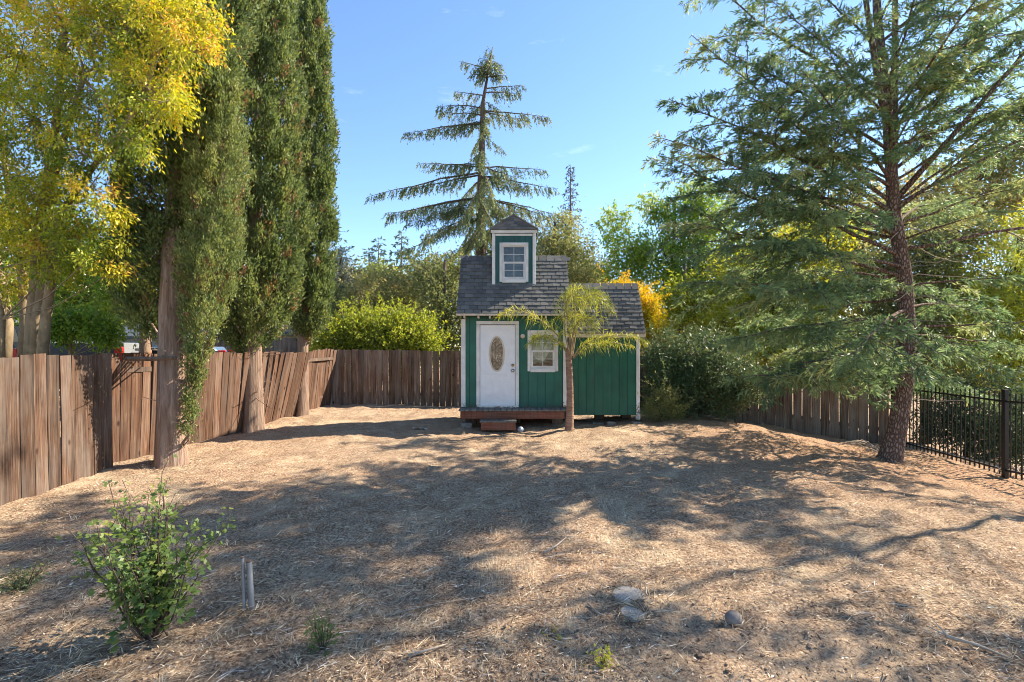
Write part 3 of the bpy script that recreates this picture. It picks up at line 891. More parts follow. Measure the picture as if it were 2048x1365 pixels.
def siding(parent, u0, u1, z0, ztop, place, openings, mat, pitch=0.203, phase=0.0, t=0.014):
    """vertical boards u0..u1; place(u, depth, z) -> world; ztop(u) is the cut line above; grooves show a recessed sheet"""
    grid = [u0]
    g = u0 + (phase if phase > 0.03 else pitch)
    while g < u1 - 0.03: grid.append(g); g += pitch
    grid.append(u1)
    edges = sorted(set(grid + [e for o in openings for e in o[:2] if u0 < e < u1]))
    def prism(a, b, lo, hi_a, hi_b, d0, d1):
        return [place(a, d0, lo), place(b, d0, lo), place(b, d1, lo), place(a, d1, lo), place(a, d0, hi_a), place(b, d0, hi_b), place(b, d1, hi_b), place(a, d1, hi_a)]
    sheet = MB()
    for a, b in zip(edges[:-1], edges[1:]):
        if b - a < 0.006: continue
        cuts = [(o[2], o[3]) for o in openings if o[0] < (a + b) / 2 < o[1]]
        hi = max(ztop(a), ztop(b))
        for lo, up in spans(z0, hi, cuts):
            top = up >= hi - 1e-6
            ha, hb = (ztop(a), ztop(b)) if top else (up, up)
            ga = 0.0035 if any(abs(a - q) < 1e-6 for q in grid[1:-1]) else 0.0
            gb = 0.0035 if any(abs(b - q) < 1e-6 for q in grid[1:-1]) else 0.0
            if b - a - ga - gb > 0.004:
                put('siding_board', prism(a + ga, b - gb, lo, ha, hb, 0.0, t), BOXF, mat, parent)
            sheet.raw(prism(a, b, lo, ha, hb, t * 0.7, t + 0.03), BOXF)
    sheet.build('sheathing', M['groove'], parent)

# walls
wall_f = thing('front_wall', (0.05, 12.0, FLOOR), None, None); wall_f.parent = house; wall_f.location = Vector((0, 0, FLOOR))
DOOR = (-0.79, 0.105, FLOOR, 2.44)           # rough opening of the door
WIN = (0.435, 1.045, 1.36, 2.22)
fr = lambda u, d, z: (u, HY0 + d, z)
siding(wall_f, HX0 + 0.05, HX1, FLOOR - 0.005, lambda u: 2.62, fr, [DOOR, WIN], M['green'], phase=0.13)
def roofline(y):                              # underside of the main roof over the side walls
    return 2.58 + (min(y, 2 * 12.78 - y) - 11.80) / (12.78 - 11.80) * 1.40
wall_l = thing('side_wall', (HX0, 12.9, FLOOR), None, None); wall_l.parent = house; wall_l.location = Vector((HX0, 12.9, FLOOR)) - house.location
siding(wall_l, HY0 + 0.02, 12.78, FLOOR, roofline, lambda u, d, z: (HX0 + d, u, z), [], M['green'])
siding(wall_l, 12.78, HY1, FLOOR, roofline, lambda u, d, z: (HX0 + d, u, z), [], M['green'])
wall_r = thing('side_wall', (HX1, 12.9, FLOOR), None, None); wall_r.parent = house; wall_r.location = Vector((HX1, 12.9, FLOOR)) - house.location
siding(wall_r, HY0 + 0.06, 12.78, FLOOR, roofline, lambda u, d, z: (HX1 - d, u, z), [], M['green'])
siding(wall_r, 12.78, HY1, FLOOR, roofline, lambda u, d, z: (HX1 - d, u, z), [], M['green'])
box('back_wall', HX0 + 0.05, HX1 - 0.05, HY1 - 0.04, HY1, FLOOR, 2.6, M['green'], house, 0)
box('floor', HX0 + 0.03, HX1 - 0.03, HY0 + 0.05, HY1 - 0.05, FLOOR - 0.16, FLOOR - 0.012, M['redwood'], house, 0)
box('inside_lining', HX0 + 0.06, HX1 - 0.06, 13.2, 13.23, FLOOR, 2.6, M['room'], house, 0)
# corner boards
box('corner_board', HX0 - 0.02, HX0 + 0.085, HY0 - 0.022, HY0 + 0.06, FLOOR + 0.012, 2.55, M['white'], house)
box('corner_board', HX1 - 0.075, HX1 + 0.02, HY0 - 0.022, HY0 + 0.05, FLOOR + 0.012, 2.60, M['white'], house)

# deck in front
deck = thing('deck', (0.04, 11.6, 0.3), None, None); deck.parent = house; deck.location = Vector((0.04, 11.6, 0.3)) - house.location
nb = 18; w = (1.27 + 1.24) / nb
bme = None
for i in range(nb):
    x = -1.24 + w * (i + 0.5)
    o = box('deck_board', x - w / 2 + 0.003, x + w / 2 - 0.003, 11.57 + RG.uniform(-0.008, 0.008), 12.06, 0.392, 0.43, M['deckboard'], deck, 0.004)
box('rim_joist', -1.20, 1.22, 11.60, 11.64, 0.215, 0.388, M['redwood'], deck, 0.005)
box('rim_joist', -1.20, -1.16, 11.645, 12.05, 0.215, 0.388, M['redwood'], deck, 0.005)
box('rim_joist', 1.18, 1.22, 11.645, 12.05, 0.215, 0.388, M['redwood'], deck, 0.005)
# skids below, with piers
for y in (12.1, 13.6):
    box('skid', HX0 + 0.1, HX1 - 0.1, y, y + 0.09, 0.16, FLOOR - 0.165, M['rail'], house, 0)
for i, (x, y) in enumerate(((-1.0, 12.2), (1.1, 12.2), (0.1, 12.6), (-1.05, 13.4), (1.1, 13.4))):
    box('pier_block', x - 0.13, x + 0.13, y - 0.1, y + 0.1, -0.05, 0.158 if i > 1 else 0.2, M['rail'], house, 0.01)

# the loose step in front of the deck
stp = thing('wooden_step', (-0.32, 11.42, 0), 'low wooden step with grey tread in front of the playhouse deck', 'step')
box('tread', -0.73, 0.10, 11.28, 11.54, 0.175, 0.215, M['deckboard'], stp, 0.005)
box('riser', -0.70, 0.075, 11.31, 11.35, 0.0, 0.172, M['redwood'], stp, 0.004)
box('side_board', -0.70, -0.66, 11.355, 11.53, -0.02, 0.172, M['redwood'], stp, 0.004)
box('side_board', 0.035, 0.075, 11.355, 11.53, -0.02, 0.172, M['redwood'], stp, 0.004)

# door
def frame_mesh(x0, x1, z0, z1, y0, y1, w, wb=None, wt=None):
    m = MB(); wb = w if wb is None else wb; wt = w if wt is None else wt
    m.box(x0, x0 + w, y0, y1, z0, z1); m.box(x1 - w, x1, y0, y1, z0, z1)
    if wt: m.box(x0 + w, x1 - w, y0, y1, z1 - wt, z1)
    if wb: m.box(x0 + w, x1 - w, y0, y1, z0, z0 + wb)
    return m
def oval(cx, cz, rx, rz, n=40): return [(cx + rx * math.cos(2 * math.pi * i / n), cz + rz * math.sin(2 * math.pi * i / n)) for i in range(n)]
dy = HY0 + 0.018
door = thing('door', (-0.34, HY0, FLOOR), None, None); door.parent = house; door.location = Vector((-0.34, HY0, FLOOR)) - house.location
# leaf with an oval hole
OC, OR = (-0.365, 1.715), (0.165, 0.405)
x0, x1, z0, z1 = -0.765, 0.075, FLOOR + 0.035, 2.405
n = 40
inner = oval(*OC, *OR, n)
outer = []
for i in range(n):
    a = 2 * math.pi * i / n; c, s = math.cos(a), math.sin(a)
    k = min((x1 - OC[0]) / c if c > 1e-6 else 9e9, (x0 - OC[0]) / c if c < -1e-6 else 9e9, (z1 - OC[1]) / s if s > 1e-6 else 9e9, (z0 - OC[1]) / s if s < -1e-6 else 9e9)
    outer.append((OC[0] + c * k, OC[1] + s * k))
def ring_solid(inn, out_, ya, yb):
    n = len(inn); V = []; F = []
    for y in (ya, yb):
        V += [(p[0], y, p[1]) for p in inn]; V += [(p[0], y, p[1]) for p in out_]
    for i in range(n):
        j = (i + 1) % n
        F += [(i, j, n + j, n + i), (2 * n + i, 3 * n + i, 3 * n + j, 2 * n + j), (i, 2 * n + i, 2 * n + j, j), (n + i, n + j, 3 * n + j, 3 * n + i)]
    return V, F
V, F = ring_solid(inner, outer, dy, dy + 0.04)
extra = [(x0, z0), (x1, z0), (x1, z1), (x0, z1)]
leaf = put('leaf', V, F, M['door'], door)
cm = MB()                                     # the four corners the radial fan leaves open
for cx_, cz_ in extra:
    m1 = [p for p in outer]
    side = sorted(outer, key=lambda p: (p[0] - cx_) ** 2 + (p[1] - cz_) ** 2)
    hx = [p for p in outer if abs(p[0] - cx_) < 1e-6]; hz = [p for p in outer if abs(p[1] - cz_) < 1e-6]
    if hx and hz:
        a_ = min(hx, key=lambda p: abs(p[1] - cz_)); b_ = min(hz, key=lambda p: abs(p[0] - cx_))
        vv = [(a_[0], dy, a_[1]), (cx_, dy, cz_), (b_[0], dy, b_[1]), (a_[0], dy + 0.04, a_[1]), (cx_, dy + 0.04, cz_), (b_[0], dy + 0.04, b_[1])]
        cm.raw(vv, [(0, 1, 2), (5, 4, 3), (0, 3, 4, 1), (1, 4, 5, 2)])
cm.build('leaf_corner', M['door'], door)
og = door
V, F = ring_solid(oval(*OC, OR[0] - 0.012, OR[1] - 0.012, n), oval(*OC, OR[0] + 0.026, OR[1] + 0.026, n), dy - 0.014, dy + 0.004)
put('oval_frame', V, F, M['cream'], og)
gl = [(p[0], dy + 0.012, p[1]) for p in oval(*OC, OR[0], OR[1], n)]
put('oval_pane', gl + [(p[0], dy + 0.022, p[2]) for p in gl], [tuple(range(n))[::-1], tuple(range(n, 2 * n))] + [(i, (i + 1) % n, n + (i + 1) % n, n + i) for i in range(n)], M['obscure'], og)
ld = MB()
def lead(pts): ld.tube([(OC[0] + u * OR[0], dy + 0.010, OC[1] + w_ * OR[1]) for u, w_ in pts], 0.0035, 4, False)
for s in (-1, 1):
    lead([(s * 0.18, 0.95), (s * 0.18, -0.95)]); lead([(s * 0.62, 0.76), (s * 0.62, -0.76)])
    lead([(0, 0.72), (s * 0.35, 0.55), (0, 0.38), (0, 0.38)]); lead([(s * 0.35, 0.55), (s * 0.80, 0.55)])
    lead([(0, -0.55), (s * 0.45, -0.30), (s * 0.9, -0.36)]); lead([(0, -0.55), (s * 0.45, -0.72), (s * 0.7, -0.66)])
lead([(-0.96, 0.1), (0.96, 0.1)]); lead([(0, 0.98), (0, 0.72)])
ld.build('lead_came', M['lead'], og)
# pressed panel mouldings
for (a_, b_, c_, d_) in ((-0.645, -0.095, 1.225, 2.30), (-0.665, -0.445, 0.72, 1.04), (-0.285, -0.055, 0.72, 1.04)):
    m = frame_mesh(a_, b_, c_, d_, dy - 0.013, dy + 0.002, 0.016); m.build('panel_moulding', M['door'], door)
kb = MB()
def knob(cx, cz, r, name, mat):
    m = MB(); m.tube([(cx, dy + 0.002, cz), (cx, dy - 0.006, cz), (cx, dy - 0.006, cz), (cx, dy - 0.03, cz), (cx, dy - 0.035, cz), (cx, dy - 0.055, cz), (cx, dy - 0.066, cz)],
           [r * 1.15, r * 1.15, r * 0.45, r * 0.42, r * 0.85, r * 0.95, r * 0.5], 14)
    m.build(name, mat, door, True)
knob(0.018, 1.445, 0.030, 'deadbolt', M['brass'])
knob(0.018, 1.315, 0.036, 'door_knob', M['nickel'])
box('threshold', -0.79, 0.105, HY0 - 0.05, HY0 + 0.05, FLOOR + 0.0, FLOOR + 0.03, M['white'], door, 0.004)
for nm, (a_, b_, c_, d_) in (('casing', (-0.855, -0.772, FLOOR + 0.002, 2.42)), ('casing', (0.082, 0.165, FLOOR + 0.002, 2.42)), ('casing', (-0.855, 0.165, 2.423, 2.505))):
    box(nm, a_, b_, HY0 - 0.020, HY0 + 0.012, c_, d_, M['white'], door, 0.004)

# windows
def window(parent, x0, x1, z0, z1, y, casing=0.062, glass_in=0.02):
    """double-hung window with four panes in each sash"""
    w = thing('window', ((x0 + x1) / 2, y, z0), None, None); w.parent = parent; w.location = Vector(((x0 + x1) / 2, y, z0)) - wloc(parent)
    for (a, b, c, d) in ((x0 - casing, x0 + 0.005, z0 - casing, z1 + casing), (x1 - 0.005, x1 + casing, z0 - casing, z1 + casing), (x0 + 0.007, x1 - 0.007, z1 - 0.003, z1 + casing), (x0 + 0.007, x1 - 0.007, z0 - casing - 0.02, z0 + 0.003)):
        box('casing', a, b, y - 0.024, y + 0.01, c, d, M['white'], w, 0.004)
    frame_mesh(x0, x1, z0, z1, y - 0.006, y + 0.055, 0.022).build('window_frame', M['white'], w)
    zm = (z0 + z1) / 2
    for nm, lo, hi, yy, st in (('upper_sash', zm - 0.012, z1 - 0.023, y + 0.028, 0.024), ('lower_sash', z0 + 0.023, zm + 0.014, y + 0.004, 0.045)):
        s = frame_mesh(x0 + 0.023, x1 - 0.023, lo, hi, yy, yy + 0.02, st).build(nm, M['white'], w)
        a, b, c, d = x0 + 0.023 + st, x1 - 0.023 - st, lo + st, hi - st
        mx, mz = (a + b) / 2, (c + d) / 2
        mu = MB(); mu.box(mx - 0.006, mx + 0.006, yy + 0.004, yy + 0.012, c, d); mu.box(a, mx - 0.007, yy + 0.005, yy + 0.011, mz - 0.006, mz + 0.006); mu.box(mx + 0.007, b, yy + 0.005, yy + 0.011, mz - 0.006, mz + 0.006)
        mu.build('muntin', M['white'], w)
        for pa, pb in ((a, mx - 0.006), (mx + 0.006, b)):
            for pc, pd in ((c, mz - 0.006), (mz + 0.006, d)):
                put('pane', boxv(pa, pb, yy + 0.013, yy + 0.016, pc, pd), BOXF, M['glass'], w)
    return w
win = window(house, WIN[0], WIN[1], WIN[2], WIN[3], HY0)
# sagging curtain behind the panes
V = []; F = []
for i in range(25):
    u = i / 24; x = WIN[0] + 0.03 + u * (WIN[1] - WIN[0] - 0.06)
    for j in range(6):
        v = j / 5
        V.append((x, HY0 + 0.16 + 0.02 * math.sin(u * 30 + v), WIN[3] - 0.02 - v * (0.50 + 0.16 * math.sin(u * 3.1) - 0.22 * (u > 0.55) * (u - 0.55) * 3)))
for i in range(24):
    for j in range(5): F.append((i * 6 + j, i * 6 + j + 1, i * 6 + j + 7, i * 6 + j + 6))
put('curtain', V, F, M['curtain'], house, True)
# round lamp between door and window
m = MB()
c = (0.258, HY0, 2.14)
m.tube([(c[0], HY0 + 0.003, c[2]), (c[0], HY0 - 0.02, c[2]), (c[0], HY0 - 0.035, c[2]), (c[0], HY0 - 0.05, c[2]), (c[0], HY0 - 0.056, c[2])], [0.055, 0.056, 0.052, 0.036, 0.008], 20)
m.build('round_wall_lamp', M['cream'], house, True)

# roofs with every shingle
def shingle_meshes(w, h, t):
    out = []
    for i in range(4):
        ww = w * (0.955 - 0.02 * i * 0.5); j = RG.normal(size=4) * 0.004
        V = [(-ww / 2 + j[0], 0 + j[1], 0.004), (ww / 2 + j[2], 0 + j[3], 0.004), (ww / 2, h, 0.001), (-ww / 2, h, 0.001),
             (-ww / 2 + j[0], 0 + j[1], t + 0.006 + abs(j[1])), (ww / 2 + j[2], 0 + j[3], t + 0.006 + abs(j[3])), (ww / 2, h, t * 0.6), (-ww / 2, h, t * 0.6)]
        out.append(mesh_pd('shingle', V, BOXF))
        out[-1].materials.append(M['shingle'])
    return out

def shingle_slope(parent, x0, x1, y0, z0, y1, z1, rows, w, seed, skip=None, poly=None):
    rs = random.Random(seed)
    pitch = math.atan2(z1 - z0, y1 - y0); Ls = math.hypot(y1 - y0, z1 - z0)
    rh = Ls / rows
    ms = shingle_meshes(w, rh * 1.75, 0.009)
    nrm = Vector((0, -math.sin(pitch), math.cos(pitch)))
    for r in range(rows):
        x = x0 - (w * 0.5 if r % 2 else 0) - rs.uniform(0, 0.04)
        while x < x1 - 0.01:
            a, b = max(x, x0), min(x + w, x1)
            x += w
            if b - a < 0.03: continue
            v = r * rh
            p = Vector(((a + b) / 2, y0 + v * math.cos(pitch), z0 + v * math.sin(pitch))) + nrm * (0.012 + rs.uniform(0, 0.002))
            if skip and skip(p): continue
            o = bpy.data.objects.new('shingle', rs.choice(ms))
            COL.objects.link(o); o.parent = parent
            o.location = p - wloc(parent)
            o.rotation_euler = (pitch - 0.045 + rs.uniform(-0.012, 0.012), rs.uniform(-0.006, 0.006), rs.uniform(-0.012, 0.012))
            o.scale = ((b - a) / w, 1, 1)

roof = thing('roof', (0.05, 12.78, 4.17), None, None); roof.parent = house; roof.location = Vector((0.05, 12.78, 4.17)) - house.location
RX0, RX1 = -1.305, 1.395
EY, EZ, RY, RZ = 11.72, 2.66, 12.78, 4.15
def slab(name, x0, x1, a, b, t, mat, parent):
    (ya, za), (yb, zb) = a, b
    p = math.atan2(zb - za, yb - ya); dy_, dz_ = math.sin(p) * t, -math.cos(p) * t
    V = [(x0, ya, za), (x1, ya, za), (x1, yb, zb), (x0, yb, zb), (x0, ya + dy_, za + dz_), (x1, ya + dy_, za + dz_), (x1, yb + dy_, zb + dz_), (x0, yb + dy_, zb + dz_)]
    return put(name, V, [(3, 2, 1, 0), (4, 5, 6, 7), (0, 1, 5, 4), (1, 2, 6, 5), (2, 3, 7, 6), (3, 0, 4, 7)], mat, parent)
slab('roof_deck', RX0 + 0.01, RX1 - 0.01, (EY, EZ), (RY, RZ), 0.03, M['rail'], roof)
slab('roof_deck', RX0 + 0.01, RX1 - 0.01, (2 * RY - EY, EZ), (RY, RZ), -0.03, M['shingle'], roof)
DX0, DX1, DY0 = -0.485, 0.580, 12.24
def in_dormer(p): return DX0 + 0.04 < p.x < DX1 - 0.04 and p.y > DY0 + 0.05
shingle_slope(roof, RX0, RX1, EY - 0.02, EZ, RY, RZ, 15, 0.20, 21, skip=in_dormer)
for i in range(14):
    x = RX0 + 0.2 * i
    if DX0 - 0.15 < x < DX1 - 0.05: continue
    put('ridge_cap', [(x, RY - 0.09, RZ - 0.085), (x + 0.19, RY - 0.09, RZ - 0.078), (x + 0.19, RY, RZ + 0.032), (x, RY, RZ + 0.025), (x, RY + 0.09, RZ - 0.085), (x + 0.19, RY + 0.09, RZ - 0.078)], [(0, 1, 2, 3), (3, 2, 5, 4)], M['shingle'], roof)
box('eave_trim', RX0 - 0.005, RX1 + 0.005, EY - 0.045, EY - 0.022, EZ - 0.045, EZ + 0.004, M['cream'], roof, 0.004)
for i, x in enumerate((-1.12, -0.79, -0.52, -0.02, 0.38, 0.80, 1.2)):
    box('rafter_tail', x - 0.02, x + 0.02, EY + 0.0, HY0 + 0.02, EZ - 0.10, EZ - 0.046, M['cream'], roof, 0)
for x in (RX0 + 0.0, RX1 - 0.022):
    slab('rake_board', x, x + 0.022, (EY + 0.02, EZ - 0.012), (RY, RZ - 0.012), 0.09, M['rail'], roof)
# a torn pale flake and a dark slot in the roof, right of the dormer
put('torn_flake', [(1.02, 12.50, 3.668), (1.13, 12.53, 3.695), (1.10, 12.50, 3.70), (1.05, 12.52, 3.72)], [(0, 1, 2), (0, 2, 3)], M['white'], roof)

# dormer
dm = thing('dormer', (0.05, DY0, 3.4), None, None); dm.parent = house; dm.location = Vector((0.05, DY0, 3.4)) - house.location
DW = (DX0 + 0.235, DX1 - 0.235, 3.53, 4.38)
siding(dm, DX0 + 0.01, DX1 - 0.01, 3.36, lambda u: 4.66, lambda u, d, z: (u, DY0 + d, z), [DW], M['green_dormer'], pitch=0.135)
box('side_wall', DX0 + 0.012, DX0 + 0.04, DY0 + 0.05, 13.35, 3.4, 4.68, M['green_dormer'], dm, 0)
box('side_wall', DX1 - 0.04, DX1 - 0.012, DY0 + 0.05, 13.35, 3.4, 4.68, M['green_dormer'], dm, 0)
box('back_wall', DX0 + 0.045, DX1 - 0.045, 13.30, 13.34, 3.6, 4.68, M['green_dormer'], dm, 0)
box('inside_lining', DX0 + 0.05, DX1 - 0.05, 12.62, 12.64, 3.62, 4.64, M['room'], dm, 0)  # board added behind the dormer panes for their brownish reflection
box('corner_board', DX0 - 0.004, DX0 + 0.075, DY0 - 0.022, DY0 + 0.02, 3.33, 4.66, M['white'], dm, 0.004)
box('corner_board', DX1 - 0.075, DX1 + 0.004, DY0 - 0.022, DY0 + 0.02, 3.33, 4.66, M['white'], dm, 0.004)
box('fascia', DX0 - 0.035, DX1 + 0.035, DY0 - 0.055, DY0 - 0.025, 4.665, 4.735, M['white'], dm, 0.004)
box('frieze', DX0 + 0.08, DX1 - 0.08, DY0 - 0.018, DY0 - 0.003, 4.60, 4.655, M['white'], dm, 0.004)
dwin = window(house, DW[0], DW[1], DW[2], DW[3], DY0, casing=0.055)
# dormer roof: a hipped cap, every face in courses of shingles
PZ0, PXm = 4.735, (DX0 + DX1) / 2
hw = (DX1 - DX0) / 2 + 0.055
CY0, CY1 = DY0 - 0.075, 13.42
APEX = np.array([PXm, CY0 + 0.10, 5.10]); APEB = np.array([PXm, CY1 - 0.10, 5.10])
cor = [np.array([PXm - hw, CY0, PZ0]), np.array([PXm + hw, CY0, PZ0]), np.array([PXm + hw, CY1, PZ0]), np.array([PXm - hw, CY1, PZ0])]
put('roof_deck', [tuple(c) for c in cor] + [tuple(APEX - [0, 0, .02]), tuple(APEB - [0, 0, .02])], [(3, 2, 1, 0), (0, 1, 4), (1, 2, 5, 4), (2, 3, 5), (3, 0, 4, 5)], M['shingle'], dm)
for a_, b_, ta, tb in ((cor[0], cor[1], APEX, APEX), (cor[1], cor[2], APEX, APEB), (cor[3], cor[0], APEB, APEX)):
    nr = np.cross(b_ - a_, ta - a_); nr = nr / np.linalg.norm(nr)
    if nr[2] < 0: nr = -nr
    for r in range(5):
        f0, f1 = r / 5, min(1.0, (r + 1.25) / 5)
        l0, r0 = a_ + (ta - a_) * f0, b_ + (tb - b_) * f0
        l1, r1 = a_ + (ta - a_) * f1, b_ + (tb - b_) * f1
        k = max(1, int(round(np.linalg.norm(r0 - l0) / 0.2)))
        for i in range(k):
            u0, u1 = i / k, (i + 1) / k - 0.03 / k
            P_ = [l0 + (r0 - l0) * u0, l0 + (r0 - l0) * u1, l1 + (r1 - l1) * u1, l1 + (r1 - l1) * u0]
            lift_ = RG.uniform(0.014, 0.020)
            top = [P_[0] + nr * lift_, P_[1] + nr * lift_, P_[2] + nr * 0.008, P_[3] + nr * 0.008]
            put('shingle', [tuple(q) for q in [P_[0] + nr * 0.003, P_[1] + nr * 0.003, P_[2] + nr * 0.002, P_[3] + nr * 0.002] + top], BOXF, M['shingle'], dm)
for a_, b_ in ((cor[0], APEX), (cor[1], APEX)):
    for i in range(4):
        m = MB(); q0 = a_ + (b_ - a_) * (i / 4); q1 = a_ + (b_ - a_) * ((i + 1.1) / 4)
        m.tube([q0 + np.array([0, -0.008, 0.02]), q1 + np.array([0, -0.004, 0.012])], [0.028, 0.024], 6); m.build('hip_cap', M['shingle'], dm)
m = MB(); m.tube([APEX + np.array([0, -0.02, 0.015]), APEB + np.array([0, 0, 0.015])], 0.03, 6); m.build('ridge_cap', M['shingle'], dm)

# lean-to at the right
lean_to = thing('lean_to', (2.2, 12.35, 0.26), None, None); lean_to.parent = house; lean_to.location = Vector((2.2, 12.35, 0.26)) - house.location
LY, LX0, LX1 = 12.36, 1.325, 3.10
siding(lean_to, LX0, LX1, 0.20, lambda u: 2.12, lambda u, d, z: (u, LY + d, z), [], M['green_ext'], phase=0.11)
siding(lean_to, LY + 0.05, 13.55, 0.26, lambda u: 2.12 + (min(u, 2 * 12.95 - u) - 12.36) * 1.6, lambda u, d, z: (LX1 + 0.03 - d, u, z), [], M['green_ext'])
box('corner_board', LX1 - 0.03, LX1 + 0.055, LY - 0.022, LY + 0.045, 0.27, 2.12, M['white'], lean_to, 0.004)
box('post_foot', LX1 - 0.035, LX1 + 0.065, LY - 0.03, LY + 0.06, 0.09, 0.26, M['white'], lean_to, 0.006)
box('fascia', LX0 + 0.0, LX1 + 0.16, LY - 0.15, LY - 0.125, 2.115, 2.215, M['cream'], lean_to, 0.004)
LR0 = (12.20, 2.215); LR1 = (12.92, 3.45)
slab('roof_deck', 1.405, LX1 + 0.15, LR0, LR1, 0.03, M['rail'], lean_to)
slab('roof_deck', 1.405, LX1 + 0.15, (2 * 12.92 - 12.2, 2.215), LR1, -0.03, M['shingle'], lean_to)
lroof = thing('lean_to_roof', (2.2, 12.5, 2.3), None, None); lroof.parent = house; lroof.location = Vector((2.2, 12.5, 2.3)) - house.location
shingle_slope(lroof, 1.405, LX1 + 0.16, LR0[0] - 0.02, LR0[1], LR1[0], LR1[1], 12, 0.2, 33)
box('back_wall', LX0, LX1, 13.55, 13.58, 0.26, 2.4, M['green_ext'], lean_to, 0)
for x in (1.5, 2.3, 3.0):
    box('pier_block', x - 0.12, x + 0.12, 13.1, 13.3, -0.1, 0.255, M['rail'], lean_to, 0.01)

# loose concrete blocks and small things by the house
for i, (px, py, Y, w_, h_, d_, lab) in enumerate((
        (1222, 846, 12.2, 0.20, 0.09, 0.12, 'square tan concrete block on the ground under the lean-to wall'),
        (1196, 843, 12.5, 0.30, 0.05, 0.12, 'long dark concrete block lying under the lean-to beside the palm'),
        (1272, 845, 12.1, 0.22, 0.07, 0.16, 'flat concrete block under the white corner post of the lean-to'),
        (932, 848, 11.7, 0.26, 0.10, 0.15, 'grey concrete block under the left end of the deck'))):
    p = at(px, py, Y); z = g1(p[0], Y)
    tag(box('concrete_block', p[0] - w_ / 2, p[0] + w_ / 2, Y - d_ / 2, Y + d_ / 2, z - 0.03, z + h_, M['concrete'], None, 0.012, (0.02, 0.03, 0.1 * i)), lab, 'block', 'loose concrete blocks by the playhouse')

